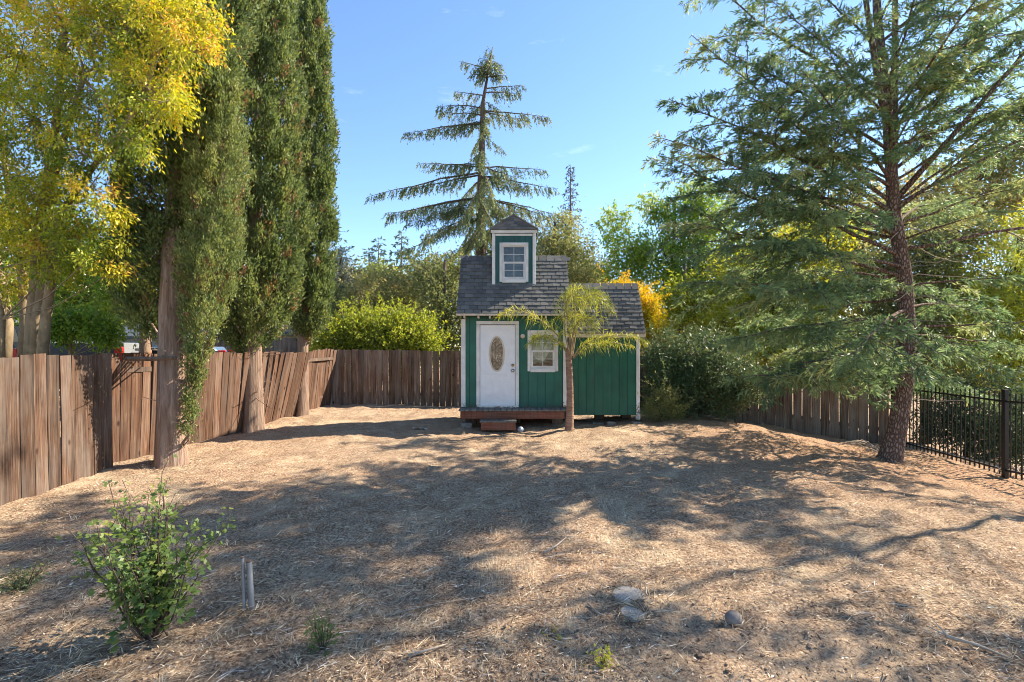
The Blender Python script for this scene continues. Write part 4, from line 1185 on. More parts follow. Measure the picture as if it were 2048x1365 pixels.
# ------------------------------------------------------------------ the three tall cypresses
def cypress(name, label, base, trunk, trunk_r, columns, per_m2, ll, lw, flare=1.35, zfull=10.5, dead=True):
    """columns: list of (axis points, radii, tint, lift) - each a column of foliage round its own axis"""
    t = thing(name, base, label, 'cypress', 'tall cypresses along the left fence')
    wood = MB()
    tr = [np.asarray(p, float) for p in trunk]
    # fluted trunk
    nseg = 16
    rings = []
    for i, p in enumerate(tr):
        f = i / (len(tr) - 1)
        r = trunk_r[i]
        rings.append([(p[0] + r * (1 + (0.13 * (1 - f) + 0.04) * math.sin(3 * a + 1) + 0.07 * math.sin(7 * a + f * 3)) * math.cos(a),
                       p[1] + r * (1 + (0.13 * (1 - f) + 0.04) * math.sin(3 * a + 1) + 0.07 * math.sin(7 * a + f * 3)) * math.sin(a), p[2]) for a in [2 * math.pi * k / nseg for k in range(nseg)]])
    V = [v for rg in rings for v in rg]
    F = [(i * nseg + k, i * nseg + (k + 1) % nseg, (i + 1) * nseg + (k + 1) % nseg, (i + 1) * nseg + k) for i in range(len(tr) - 1) for k in range(nseg)]
    wood.raw(V, F)
    lv = Leaves()
    for axis, radii, tint0, lift, *more in columns:
        dmul, lsc = more if more else (1.0, 1.0)
        ax = np.asarray(axis, float); rr = np.asarray(radii, float)
        zs = ax[:, 2]
        z0, z1 = zs[0], zs[-1]
        seg = np.linspace(z0, z1, 200)
        rs_ = np.interp(seg, zs, rr)
        area = float((2 * np.pi * rs_).mean() * (z1 - z0))
        nc = int(area * per_m2 * dmul)
        cdf = np.cumsum(rs_ * np.where(seg > zfull, 0.35, 1.0)); cdf /= cdf[-1]
        z = np.interp(RG.random(nc), cdf, seg)
        th = RG.uniform(0, 2 * np.pi, nc)
        r = np.interp(z, zs, rr)
        # vertical ridges and lumps in the outline
        ph = RG.uniform(0, 9)
        lump = 0.22 * (vnoise(th * 2.6 + 20 + ph, z * 0.7) - 0.5) + 0.40 * (vnoise(th * 4.4 + 50 + ph, z * 1.3 + 7) - 0.5) + 0.22 * (vnoise(th * 9 + 80, z * 4.0) - 0.5)
        layer = np.where(RG.random(nc) < 0.66, 1.0, RG.uniform(0.35, 0.85, nc))
        rad_ = r * (0.97 + lump) * layer
        hole = vnoise(th * 4.0 + 31 + ph, z * 1.15 + 3) * 0.6 + vnoise(th * 8.0 + 11, z * 2.6) * 0.4
        keep = (RG.random(nc) < np.clip(0.12 + 3.2 * (hole - 0.27), 0.10, 1.0)) | (layer < 0.99)
        z, th, r, rad_, lump = z[keep], th[keep], r[keep], rad_[keep], lump[keep]; nc = len(z)
        cx = np.interp(z, zs, ax[:, 0]); cy = np.interp(z, zs, ax[:, 1])
        C = np.stack([cx + rad_ * np.cos(th), cy + rad_ * np.sin(th), z], 1)
        D = np.stack([np.cos(th) * 0.55, np.sin(th) * 0.55, np.full(nc, lift)], 1) + rnd3(nc) * 0.22
        D = unit(D)
        per = 42
        ii = np.repeat(np.arange(nc), per)
        s = RG.uniform(-0.5, 0.5, len(ii))
        size = RG.uniform(0.09, 0.19, nc)[ii] * lsc
        P = C[ii] + D[ii] * (s * size * 1.9)[:, None] + rnd3(len(ii)) * (size * (0.36 - 0.28 * s))[:, None]
        A = D[ii] + rnd3(len(ii)) * 0.36
        tt = tint0 + RG.normal(size=nc) * 0.10 + 0.9 * lump * 0.6
        tt = tt[ii] + RG.normal(size=len(ii)) * 0.10
        brown = RG.random(nc)[ii] < 0.05
        tt = np.where(brown, RG.uniform(0, 0.12, len(ii)), np.clip(tt, 0.2, 1))
        lv.blades(P, A, ll * lsc * RG.uniform(0.7, 1.3, len(ii)), lw * lsc * RG.uniform(0.8, 1.2, len(ii)), tt)
        # scaffold of limbs inside the column
        for q in range(0, nc, 14):
            c = C[q]
            if c[2] > zfull + 1: continue
            f = np.array([cx[q], cy[q], max(c[2] - 0.7, z0 * 0.7)])
            j = int(np.argmin([abs(p[2] - f[2]) for p in tr])); a0 = tr[j]
            wood.tube([a0 if np.linalg.norm(a0 - f) < 1.6 else f, f * 0.5 + c * 0.5, c], [0.020, 0.013, 0.005], 4, False)
    if dead:
        for k in range(26):
            i = RG.integers(len(tr) // 3, len(tr)); p = tr[i]
            d = unit(rnd3(1))[0] * np.array([1, 1, 0.5]) + np.array([0.1, -0.5, 0.25])
            d = unit(d); ln = RG.uniform(0.3, 0.9)
            pa = polyline(p, d, ln, 0.1, 0.2, 5, 0.2)
            wood.tube(pa, np.linspace(0.012, 0.003, 5), 4, False)
    wood.build('trunk', M['bark_cypress'], t, True)
    lv.build('crown', M['lf_cypress'], t)
    return t

# first: bare forked trunk, dark mass behind it, bright column down its right side
b = (-5.46, 8.0, g1(-5.46, 8.0))
cypress('cypress_tree', 'nearest cypress with thick pale-edged trunk and foliage trailing down one side', b,
        [(-5.46, 8.0, -0.1), (-5.46, 8.0, 0.1), (-5.47, 8.0, 0.45), (-5.48, 8.02, 1.0), (-5.50, 8.05, 1.8), (-5.52, 8.08, 2.5), (-5.52, 8.1, 3.2), (-5.50, 8.15, 4.2), (-5.3, 8.2, 6.0), (-5.0, 8.2, 9.0), (-4.9, 8.2, 12.5)],
        [0.245, 0.215, 0.195, 0.185, 0.175, 0.165, 0.15, 0.13, 0.10, 0.07, 0.02],
        [([(-6.10, 8.55, 2.1), (-6.10, 8.5, 2.6), (-5.95, 8.45, 3.4), (-5.65, 8.4, 4.6), (-5.4, 8.3, 6.2), (-5.15, 8.2, 8.5), (-5.0, 8.2, 11), (-4.9, 8.2, 13)], [0.20, 0.55, 0.66, 0.72, 0.80, 0.85, 0.7, 0.1], 0.46, 0.85),
         ([(-5.12, 7.93, 0.35), (-5.10, 7.93, 0.8), (-5.02, 7.95, 1.6), (-4.95, 7.98, 2.3), (-4.82, 8.0, 3.2), (-4.75, 8.02, 4.2), (-4.68, 8.05, 5.2), (-4.62, 8.1, 6.2)], [0.03, 0.075, 0.11, 0.26, 0.42, 0.40, 0.33, 0.10], 0.60, 1.35, 2.4, 0.66),
         ([(-5.45, 8.6, 3.0), (-5.3, 8.5, 4.0), (-5.1, 8.4, 5.5), (-4.9, 8.3, 7.5)], [0.1, 0.40, 0.5, 0.3], 0.5, 0.9)],
        60, 0.076, 0.029, zfull=8.2)
# second: full column, its foot a blunt cone
cypress('cypress_tree', 'middle cypress, a broad column ending in a blunt cone above its trunk', (-5.91, 11.4, g1(-5.91, 11.4)),
        [(-5.91, 11.42, -0.1), (-5.91, 11.42, 0.15), (-5.91, 11.42, 0.8), (-5.92, 11.42, 1.7), (-5.92, 11.45, 2.6), (-5.9, 11.45, 4.5), (-5.8, 11.45, 8), (-5.7, 11.45, 13)],
        [0.25, 0.21, 0.19, 0.18, 0.16, 0.13, 0.09, 0.02],
        [([(-6.04, 11.45, 1.72), (-6.03, 11.45, 2.1), (-6.00, 11.45, 2.8), (-5.97, 11.45, 3.9), (-5.95, 11.45, 5.5), (-5.92, 11.45, 7.5), (-5.88, 11.45, 9.5), (-5.84, 11.45, 12), (-5.82, 11.45, 14.2)], [0.10, 0.48, 0.92, 1.08, 1.04, 0.94, 0.84, 0.6, 0.08], 0.46, 1.1)],
        66, 0.085, 0.036)
cypress('cypress_tree', 'farthest cypress, slim dark column beside the open sky, pale trunk below', (-5.80, 13.85, g1(-5.8, 13.85)),
        [(-5.80, 13.85, -0.1), (-5.80, 13.85, 0.1), (-5.80, 13.85, 0.8), (-5.80, 13.86, 1.8), (-5.79, 13.86, 2.8), (-5.7, 13.86, 5), (-5.6, 13.86, 9), (-5.5, 13.86, 15)],
        [0.19, 0.155, 0.14, 0.135, 0.125, 0.11, 0.08, 0.02],
        [([(-5.70, 13.86, 2.15), (-5.64, 13.86, 2.6), (-5.58, 13.86, 3.6), (-5.56, 13.86, 5.5), (-5.60, 13.86, 7.5), (-5.64, 13.86, 9.5), (-5.68, 13.86, 12), (-5.68, 13.86, 15.6)], [0.12, 0.42, 0.56, 0.60, 0.57, 0.49, 0.40, 0.06], 0.44, 1.2)],
        66, 0.092, 0.039, zfull=12, dead=False)

# ------------------------------------------------------------------ the large cedar at the right
def conifer(name, label, cat, group, base, stems, branches, mat, bark, spacing, tlen, ang, droop, nl, nw, per_m, hang=0.0, sub=True, twigwood=1, tint0=0.5, crown_tint=0.1, flat=0.25, n=9, tip=0.35, sides=0, side_ang=0.8):
    t = thing(name, base, label, cat, group)
    wood = MB(); lv = Leaves()
    for pts, rr in stems: wood.tube(pts, rr, 14 if rr[0] > 0.15 else 8)
    for (s, d, ln, sag, lift, r0, bare) in branches:
        pa = polyline(s, unit(np.asarray(d, float)), ln, sag, lift, n, 0.06)
        wood.tube(pa, np.linspace(r0, 0.006, n), 6, False)
        if sides and ln > 1.2:
            ts = np.linspace(max(bare, 0.2), 0.86, max(2, int(sides * ln / 4.5))) + RG.normal(size=max(2, int(sides * ln / 4.5))) * 0.03
            for q, (sp, st) in enumerate(zip(*along(pa, np.clip(ts, 0, 0.95)))):
                sd = np.cross(st, np.array([0, 0, 1.0])) * (1 if q % 2 else -1)
                ag = side_ang + RG.normal() * 0.15
                dd = unit(st * math.cos(ag) + unit(sd) * math.sin(ag) + rnd3(1)[0] * 0.12)
                sl = ln * (0.50 - 0.33 * ts[q]) * RG.uniform(0.7, 1.15)
                pb = polyline(sp, dd, sl, 0.22, 0.02, 6, 0.08)
                wood.tube(pb, np.linspace(r0 * 0.35, 0.004, 6), 5, False)
                twig_fan(lv, wood if twigwood else None, pb, spacing * 1.1, tlen * 0.72, ang, droop, nl, nw, per_m, t0=0.05, sub=sub, tint0=tint0 + RG.normal() * crown_tint, wood_every=4, hang=hang, flat=flat, tip=tip)
        twig_fan(lv, wood if twigwood else None, pa, spacing, tlen * min(1.0, 0.45 + ln / 5), ang, droop, nl, nw, per_m, t0=bare, sub=sub, tint0=tint0 + RG.normal() * crown_tint, wood_every=max(1, twigwood), hang=hang, flat=flat, tip=tip)
    wood.build('trunk', bark, t, True)
    lv.build('crown', mat, t)
    return t

def big_cedar():
    bx, by = 7.30, 9.45
    bz = g1(bx, by)
    main = [(bx - 0.22, by, bz - 0.15), (bx - 0.15, by, bz + 0.12), (bx - 0.03, by, bz + 0.6), (bx + 0.12, by, 1.2), (bx + 0.18, by, 2.0), (bx + 0.12, by, 3.2), (bx - 0.08, by, 4.4), (bx - 0.13, by, 5.2), (bx - 0.22, by, 6.5), (bx - 0.4, by, 8.2), (bx - 0.45, by, 11), (bx - 0.5, by, 13.5)]
    stems = [(main, [0.27, 0.205, 0.16, 0.145, 0.14, 0.128, 0.115, 0.10, 0.085, 0.07, 0.05, 0.01]),
             ([(bx - 0.10, by, 5.0), (bx + 0.0, by + 0.1, 6.2), (bx + 0.02, by + 0.1, 8.2), (bx + 0.1, by + 0.2, 11.5)], [0.07, 0.065, 0.05, 0.01]),
             ([(bx - 0.2, by, 6.0), (bx - 0.55, by - 0.2, 6.9), (bx - 0.85, by - 0.3, 8.4), (bx - 0.95, by - 0.3, 10.5)], [0.06, 0.052, 0.042, 0.01]),
             ([(bx - 0.02, by, 4.7), (bx + 0.8, by - 0.3, 5.8), (bx + 1.75, by - 0.5, 7.0), (bx + 2.7, by - 0.6, 8.6)], [0.055, 0.045, 0.035, 0.008])]
    def trunk_at(z):
        zs = [p[2] for p in main]
        return np.array([np.interp(z, zs, [p[k] for p in main]) for k in (0, 1)] + [z])
    br = []
    nb = 78
    for i in range(nb):
        f = (i + RG.uniform(-0.4, 0.4)) / nb
        z = 1.25 + 11.4 * max(f, 0.0) ** 1.15
        az = i * 2.39996 + RG.normal() * 0.25
        if z < 3.6: el = rad(RG.uniform(-4, 12)); ln = RG.uniform(2.4, 3.8)
        elif z < 6.0: el = rad(RG.uniform(12, 34)); ln = RG.uniform(3.9, 5.2)
        else:
            el = rad(RG.uniform(22, 42)); ln = RG.uniform(0.85, 1.05) * np.interp(z, [6, 9, 11, 13], [4.9, 3.4, 2.2, 0.9])
        d = (math.cos(az) * math.cos(el), math.sin(az) * math.cos(el), math.sin(el))
        s = trunk_at(z)
        sag = 0.16 if z < 3.6 else 0.14
        if d[1] > 0.15 and z > 4.5: ln *= 0.62          # back limbs shortened so sun reaches the yard
        if d[1] < -0.55: ln *= 0.72                     # shorter towards the open yard
        if z < 2.4 and d[1] < -0.2: continue
        if z < 5.2 and d[1] < -0.55 * math.cos(el): continue
        if z > 3.6 and d[1] > 0.25 and i % 2: continue
        if z > 7.0 and i % 2 == 0: continue  # upper crown thinned to let dapples of sun through
        br.append((s, d, ln, sag, 0.05, 0.013 + 0.0045 * ln, 0.10 if z > 5 else 0.34))
    # limbs that make the outline against the sky, and the low sweeping ones
    P = lambda px, py, Y: at(px, py, Y - 0.7)
    for (z, px, py, Y, sag) in ((4.6, 1372, 48, 9.6, 0.10), (4.4, 1325, 182, 9.3, 0.12), (4.0, 1312, 252, 9.6, 0.12), (3.6, 1330, 335, 9.0, 0.12), (3.2, 1335, 450, 9.4, 0.12),
                           (5.6, 1455, 90, 9.0, 0.1), (6.6, 1540, 4, 9.2, 0.1), (7.4, 1600, -60, 9.4, 0.1), (2.9, 1365, 570, 9.2, 0.15), (2.4, 1440, 690, 9.0, 0.15), (2.1, 1500, 765, 8.9, 0.15), (2.6, 1700, 735, 7.6, 0.15),
                           (2.0, 2010, 730, 8.8, 0.12), (2.3, 2090, 640, 9.0, 0.1), (3.0, 2100, 560, 9.2, 0.1), (4.2, 2100, 330, 9.6, 0.0), (3.4, 1410, 480, 8.6, 0.12), (4.9, 1480, 200, 8.6, 0.12), (4.2, 1450, 330, 8.4, 0.12), (5.2, 1980, 40, 9.6, 0.0), (4.6, 2060, 200, 9.3, 0.0), (6.0, 2090, 30, 9.6, 0.0), (6.6, 1950, -50, 9.2, 0.05), (5.6, 1900, 90, 8.8, 0.05), (7.0, 1850, -30, 9.0, 0.05), (5.0, 2110, 130, 8.8, 0.0), (4.4, 1990, 270, 8.6, 0.05), (5.8, 2000, 0, 10.6, 0.0), (5.2, 2080, 70, 11.0, 0.0), (3.9, 1980, 420, 8.8, 0.1), (1.7, 1930, 700, 8.6, 0.12),
                           (5.0, 1600, 130, 8.2, 0.1), (4.0, 1540, 420, 8.2, 0.12), (3.0, 1530, 600, 8.2, 0.14), (1.9, 1560, 742, 8.6, 0.12), (1.7, 1640, 765, 8.8, 0.12), (2.0, 1600, 715, 9.5, 0.12), (1.8, 1700, 760, 9.0, 0.1), (1.9, 1900, 745, 9.2, 0.1), (2.1, 1980, 690, 9.6, 0.1)):
        s = trunk_at(z); e = P(px, py, Y)
        v = e - s; ln = float(np.linalg.norm(v)); v[2] += (sag - 0.04) * ln
        br.append((s, v, ln, sag, 0.04, 0.014 + 0.005 * ln, 0.14 if z > 4.8 else 0.3))
    return conifer('cedar_tree', 'large blue-green cedar with scaly brown trunk by the iron fence', 'cedar', None, (bx, by, bz), stems, br,
                   M['lf_cedar'], M['bark_cedar'], 0.15, 0.70, 0.60, 0.36, 0.10, 0.020, 42, twigwood=4, tint0=0.5, crown_tint=0.16, sides=8)
big_cedar()

# bleached dead twigs low on the cedar trunk
dead = MB()
for k in range(22):
    z = RG.uniform(0.9, 4.2); az = RG.uniform(0, 6.28)
    d = unit(np.array([math.cos(az), math.sin(az) - 0.4, RG.uniform(-0.5, 0.3)]))
    pa = polyline((7.42, 9.45, z), d, RG.uniform(0.5, 1.5), 0.15, 0.1, 6, 0.2)
    dead.tube(pa, np.linspace(0.009, 0.002, 6), 4, False)
cedar_o = [o for o in bpy.data.objects if o.name == 'cedar_tree'][0]
dead.build('dead_twigs', M['twig'], cedar_o)

def plain_cedar(name, label, x, y, h, rmax, nb, mat, bark, group=None, z0=1.2, spacing=0.2, nl=0.10, nw=0.026, per_m=22, tlen=0.7, el=(0, 25), droop=0.3, sub=False, ang=0.9, tint0=0.5, hang=0.0, twigwood=0, sink=0.0, profile=1.0, tr=None):
    z = float(gh(x, y, False)) - sink
    r0 = tr or 0.018 * h
    stems = [([(x, y, z - 0.1), (x + 0.02, y, z + h * 0.3), (x + 0.05, y, z + h * 0.65), (x + 0.03, y, z + h)], [r0 * 1.2, r0, r0 * 0.6, 0.01])]
    br = []
    for i in range(nb):
        f = (i + RG.uniform(-0.4, 0.4)) / nb
        zz = z + z0 + (h - z0) * max(0, f) ** 0.95
        az = i * 2.39996 + RG.normal() * 0.3
        e = rad(RG.uniform(*el))
        ln = rmax * (1 - max(0, f) ** profile) * RG.uniform(0.75, 1.1) + 0.25
        br.append(((x + 0.04, y, zz), (math.cos(az) * math.cos(e), math.sin(az) * math.cos(e), math.sin(e)), ln, 0.16, 0.06, 0.012 + 0.006 * ln, 0.08))
    return conifer(name, label, 'conifer', group, (x, y, z), stems, br, mat, bark, spacing, tlen, ang, droop, nl, nw, per_m, hang=hang, sub=sub, twigwood=twigwood, tint0=tint0, n=7)

# ------------------------------------------------------------------ the tall cedar behind the playhouse
def far_cedar():
    Y = 28.0
    x0 = (962 - 1024) / 1000 * Y
    top = at(985, 95, Y)
    main = [(x0 - 0.05, Y, -0.2), (x0, Y, 4), (x0 - 0.02, Y, 8), (x0 + 0.03, Y, 12), (x0 + 0.10, Y, 15.5), tuple(top)]
    zs = [p[2] for p in main]
    tx = lambda z: np.array([np.interp(z, zs, [p[0] for p in main]), Y, z])
    stems = [(main, [0.42, 0.36, 0.29, 0.2, 0.11, 0.02])]
    br = []
    def limb(y0, px, py, dY, sag=0.22, lift=0.10, r=0.05, bare=0.08):
        s = tx(CAM_H - (y0 - 693) / 1000 * Y); e = at(px, py, Y + dY); v = e - s
        ln = float(np.linalg.norm(v)); v[2] += (sag - lift) * ln
        br.append((s, v, ln, sag, lift, r * 0.5 + 0.006 * ln, bare))
    L_ = [(140, 918, 122, 0.4), (150, 940, 150, -.5), (192, 905, 184, .6), (215, 874, 214, -.8), (248, 806, 266, -1.0), (245, 860, 262, 0.6), (232, 872, 222, 0.8),
          (335, 834, 322, 1.5), (345, 742, 394, -1.5), (350, 800, 376, 1.0), (395, 785, 440, -2.2), (400, 775, 430, 0.8), (425, 850, 475, -2.6), (440, 800, 505, 1.5), (330, 885, 330, -1.2)]
    R_ = [(130, 1005, 132, .3), (155, 1012, 152, -.5), (178, 1052, 170, .5), (186, 1040, 186, -.9), (222, 1092, 236, -.6), (226, 1060, 240, 0.8),
          (335, 1088, 337, 1.0), (355, 1110, 381, -1.2), (360, 1070, 380, 1.2), (400, 1112, 430, 1.0), (400, 1100, 436, -2.0), (425, 1080, 475, 1.5), (335, 1030, 352, -2.0)]
    for a in L_ + R_: limb(*a)
    for y0, px, py, dY in ((380, 930, 440, -5.0), (345, 985, 400, -4.5), (400, 1000, 470, -4.8), (360, 900, 430, 4.5), (390, 1010, 430, 4.6), (420, 960, 490, -4.5), (300, 955, 330, -2.6), (240, 975, 270, -2.2), (200, 965, 220, 1.8), (270, 950, 300, 2.4), (440, 920, 520, -3.5), (450, 1010, 520, -3.0), (465, 880, 540, 2.0), (470, 1040, 540, 2.0)):
        limb(y0, px, py, dY, 0.16, 0.04)
    for k in range(12):                                  # short shoots near the top and between whorls
        y0 = RG.uniform(105, 330); a = RG.uniform(0, 6.28); r = 0.5 + (y0 - 100) / 230 * 1.2
        s = tx(CAM_H - (y0 - 693) / 1000 * Y)
        br.append((s, (math.cos(a), math.sin(a), -0.25), r, 0.2, 0.05, 0.02, 0.0))
    for k in range(22):                                  # full lower crown
        y0 = RG.uniform(395, 520); a = k * 2.4 + RG.normal() * 0.3; r = RG.uniform(1.8, 4.2)
        br.append((tx(CAM_H - (y0 - 693) / 1000 * Y), (math.cos(a), math.sin(a), RG.uniform(-0.35, 0.1)), r, 0.2, 0.08, 0.03, 0.1))
    for k in range(16):                                  # bushy leader
        y0 = RG.uniform(98, 150); a = RG.uniform(0, 6.28); r = 0.35 + (y0 - 98) / 52 * 0.6
        br.append((tx(CAM_H - (y0 - 693) / 1000 * Y), (math.cos(a), math.sin(a), RG.uniform(-0.1, 0.5)), r, 0.2, 0.05, 0.012, 0.0))
    return conifer('cedar_tree', 'tall layered cedar with drooping twigs rising behind the playhouse', 'cedar', None, (x0, Y, 0), stems, br,
                   M['lf_cedar_far'], M['bark_dark'], 0.11, 0.78, 0.75, 0.3, 0.17, 0.042, 27, hang=0.55, sub=False, twigwood=1, tint0=0.5, tip=0.45)
far_cedar()

# ------------------------------------------------------------------ yellowing multi-stemmed tree at the left
def px_blobs(lst):
    out = []
    for px, py, rp, Y, dy in lst:
        c = at(px, py, Y); r = rp / 1000 * Y
        out.append((c[0], c[1], c[2], r, max(r * 0.8, dy), r * 0.85))
    return out
def yellow_tint(C, t, d, u):
    # new growth at the outside, on top and towards the yard turns yellow and orange
    return t - 0.13 + 0.38 * (u - 0.6) + 0.13 * d[:, 2] + 0.10 * d[:, 0] + 0.035 * (C[:, 2] - 4.5)
def tr_px(*pts): return [at(*p) for p in pts]
yb = px_blobs([(40, 110, 120, 7.9, .8), (150, 70, 120, 7.6, .8), (260, 60, 105, 7.2, .7), (335, 55, 80, 6.8, .6), (385, 105, 46, 6.6, .4), (395, 35, 44, 6.7, .4), (335, 205, 52, 6.5, .4), (290, 170, 85, 6.8, .5),
               (200, 190, 110, 7.2, .7), (70, 240, 110, 7.6, .8), (170, 310, 75, 7.2, .5), (250, 275, 50, 6.8, .35), (40, 360, 95, 7.9, .7), (120, 410, 85, 7.6, .6), (195, 410, 55, 7.1, .45), (200, 500, 52, 7.2, .4), (225, 545, 30, 7.2, .25), (110, 520, 55, 8.0, .5), (20, 500, 60, 8.4, .6),
               (60, -90, 150, 8.2, 1.2), (230, -90, 140, 7.6, 1.0), (350, -60, 70, 7.0, .7), (-120, 100, 160, 8.2, 1.0), (-110, 350, 130, 8.3, 1.0), (60, 460, 62, 8.1, .5), (150, 475, 50, 7.6, .4), (20, 570, 45, 8.5, .4), (-10, 440, 60, 8.4, .5)])
stemsY = [(tr_px((45, 740, 8.6), (50, 640, 8.6), (42, 520, 8.5), (20, 400, 8.4), (0, 250, 8.3)), [0.08, 0.07, 0.06, 0.05, 0.03]),
          (tr_px((70, 730, 8.5), (72, 640, 8.5), (92, 540, 8.4), (96, 420, 8.2), (120, 300, 7.9), (170, 150, 7.6)), [0.095, 0.08, 0.07, 0.06, 0.045, 0.03]),
          (tr_px((84, 730, 8.4), (90, 650, 8.4), (102, 560, 8.3), (112, 440, 8.1), (190, 330, 7.5), (280, 210, 6.9)), [0.085, 0.075, 0.065, 0.05, 0.04, 0.02]),
          (tr_px((10, 730, 8.6), (16, 650, 8.7), (4, 560, 8.8), (-30, 420, 8.8)), [0.085, 0.075, 0.065, 0.04]),
          (tr_px((0, 730, 8.3), (3, 640, 8.3), (-14, 540, 8.3)), [0.06, 0.05, 0.04])]
broadleaf('yellowing_tree', 'multi-stemmed tree with yellow and orange tipped leaves behind the near fence', 'tree', None, tuple(at(70, 770, 8.5) * np.array([1, 1, 0]) + np.array([0, 0, 0.4])),
          tr_px((60, 780, 8.5), (62, 640, 8.5), (70, 560, 8.4), (78, 450, 8.2), (110, 260, 7.8), (130, 60, 7.6)), yb, 1350, 70, 0.12, 0.066, 0.024, M['lf_yellow'], M['bark_grey'], hang=0.45, rim=0.45,
          tint_fn=yellow_tint, trunk_r=0.09, extra_stems=stemsY, shoots=260, shoot_len=0.5, shoot_up=-0.35)

# ------------------------------------------------------------------ palm in front of the playhouse
def palm():
    bx, by = 1.30, 11.2
    bz = g1(bx, by)
    t = thing('palm_tree', (bx, by, bz), 'slender young palm with arching yellow-green fronds before the playhouse', 'palm')
    w = MB()
    zs = np.linspace(bz - 0.05, 1.86, 26)
    w.tube([(bx + 0.02 * math.sin(z * 2.2) - 0.02, by, z) for z in zs], [0.098 - 0.018 * min(1, i / 10) - 0.012 * i / 25 + 0.004 * (i % 2) + (0.02 if i == 0 else 0) for i in range(26)], 12)
    w.build('trunk', M['bark_palm'], t, True)
    sh = MB(); sh.tube([(bx, by, 1.80), (bx, by, 1.98), (bx + 0.01, by, 2.15)], [0.066, 0.05, 0.03], 10); sh.build('crownshaft', M['bark_grey'], t, True)
    fronds = [  # px control points along the midrib, depth at base and tip, leaflet length, tint
        ([(1138, 712), (1112, 668), (1070, 634), (1030, 622), (1000, 634)], 11.2, 10.9, 0.30, 0.62),
        ([(1140, 712), (1128, 650), (1138, 596), (1158, 580), (1168, 610)], 11.15, 10.6, 0.36, 0.55),
        ([(1143, 712), (1152, 650), (1172, 596), (1198, 592), (1222, 622)], 11.2, 11.0, 0.34, 0.45),
        ([(1145, 712), (1158, 640), (1180, 592), (1195, 600), (1205, 640)], 11.25, 11.7, 0.34, 0.42),
        ([(1146, 716), (1164, 692), (1204, 676), (1252, 672), (1290, 684)], 11.2, 11.0, 0.27, 0.55),
        ([(1147, 718), (1158, 706), (1186, 692), (1225, 686), (1262, 694)], 11.25, 11.5, 0.26, 0.48),
        ([(1137, 714), (1122, 690), (1100, 676), (1078, 676), (1062, 690)], 11.2, 10.7, 0.28, 0.45),
        ([(1141, 712), (1138, 660), (1132, 610), (1146, 590), (1150, 640)], 11.1, 10.3, 0.36, 0.60),
        ([(1142, 712), (1146, 668), (1160, 640), (1176, 640), (1186, 668)], 11.1, 10.4, 0.30, 0.50)]
    for pts, ya, yb_, ll, tint in fronds:
        m = len(pts)
        ctrl = [Vector(at(p[0], p[1], ya + (yb_ - ya) * (i / (m - 1)) ** 1.2)) for i, p in enumerate(pts)]
        path = []
        for i in range(m - 1):                        # Catmull-Rom
            p0 = ctrl[max(0, i - 1)]; p1 = ctrl[i]; p2 = ctrl[i + 1]; p3 = ctrl[min(m - 1, i + 2)]
            for k in range(6):
                u = k / 6
                path.append(0.5 * ((2 * p1) + (p2 - p0) * u + (2 * p0 - 5 * p1 + 4 * p2 - p3) * u * u + (3 * p1 - p0 - 3 * p2 + p3) * u ** 3))
        path.append(ctrl[-1])
        path = np.array([tuple(p) for p in path])
        fr_ = MB(); fr_.tube(path, np.linspace(0.018, 0.004, len(path)), 5, False)
        rach = fr_.build('frond', M['bark_grey'], t)
        lv = Leaves()
        nl = 150
        s = RG.uniform(0.18, 1, nl)
        P, T = along(path, s)
        up = np.array([0, 0, 1.0])
        side = unit(np.cross(T, up) + 1e-4) * np.where(RG.random(nl) < 0.5, 1, -1)[:, None]
        A = unit(T * 0.55 + side * 0.65 + up * RG.uniform(-0.1, 0.5, nl)[:, None] + rnd3(nl) * 0.36)
        ln = ll * (0.55 + 0.6 * np.sin(np.pi * np.clip(s, 0.1, 0.92))) * RG.uniform(0.85, 1.5, nl)
        tt = tint - 0.12 + RG.normal(size=nl) * 0.13 + 0.2 * (s - 0.5)
        # each leaflet: two drooping joints
        Q = P
        lv.blades(Q, A, ln * 0.55, 0.013, tt, fold=0.2, mid=0.6)
        Q2 = Q + A * (ln * 0.46)[:, None]
        A2 = unit(A * 0.55 + np.array([0, 0, -1.0]) * RG.uniform(0.5, 1.3, nl)[:, None])
        lv.blades(Q2, A2, ln * 0.62, 0.010, tt, fold=0.2, mid=0.3)
        lv.build('leaflets', M['lf_palm'], rach)
palm()

# ------------------------------------------------------------------ trees and shrubs beyond the back fence
def bg(name, label, px_list, clumps, per, sig, ll, lw, mat, bark='bark_dark', group=None, hang=0.25, rim=0.5, trunk_px=None, tr=0.14, tint_fn=None, cat='tree', twigs=True, shoots=None, shoot_len=0.8, shoot_up=0.5):
    bl = px_blobs(px_list)
    Y = px_list[0][3]
    tp = trunk_px if trunk_px is not None else px_list[0][0]
    x = (tp - 1024) / 1000 * Y
    z = float(gh(x, Y, False))
    top = max(b[2] for b in bl)
    tk = [(x, Y, z - 0.1), (x + 0.05, Y, z + (top - z) * 0.3), (x - 0.05, Y + 0.1, z + (top - z) * 0.6), (x, Y, top)]
    return broadleaf(name, label, cat, group, (x, Y, z), tk, bl, clumps, per, sig, ll, lw, M[mat], M[bark], hang, rim, tint_fn, tr, twigs, shoots=(clumps // 6 if shoots is None else shoots), shoot_len=shoot_len, shoot_up=shoot_up)

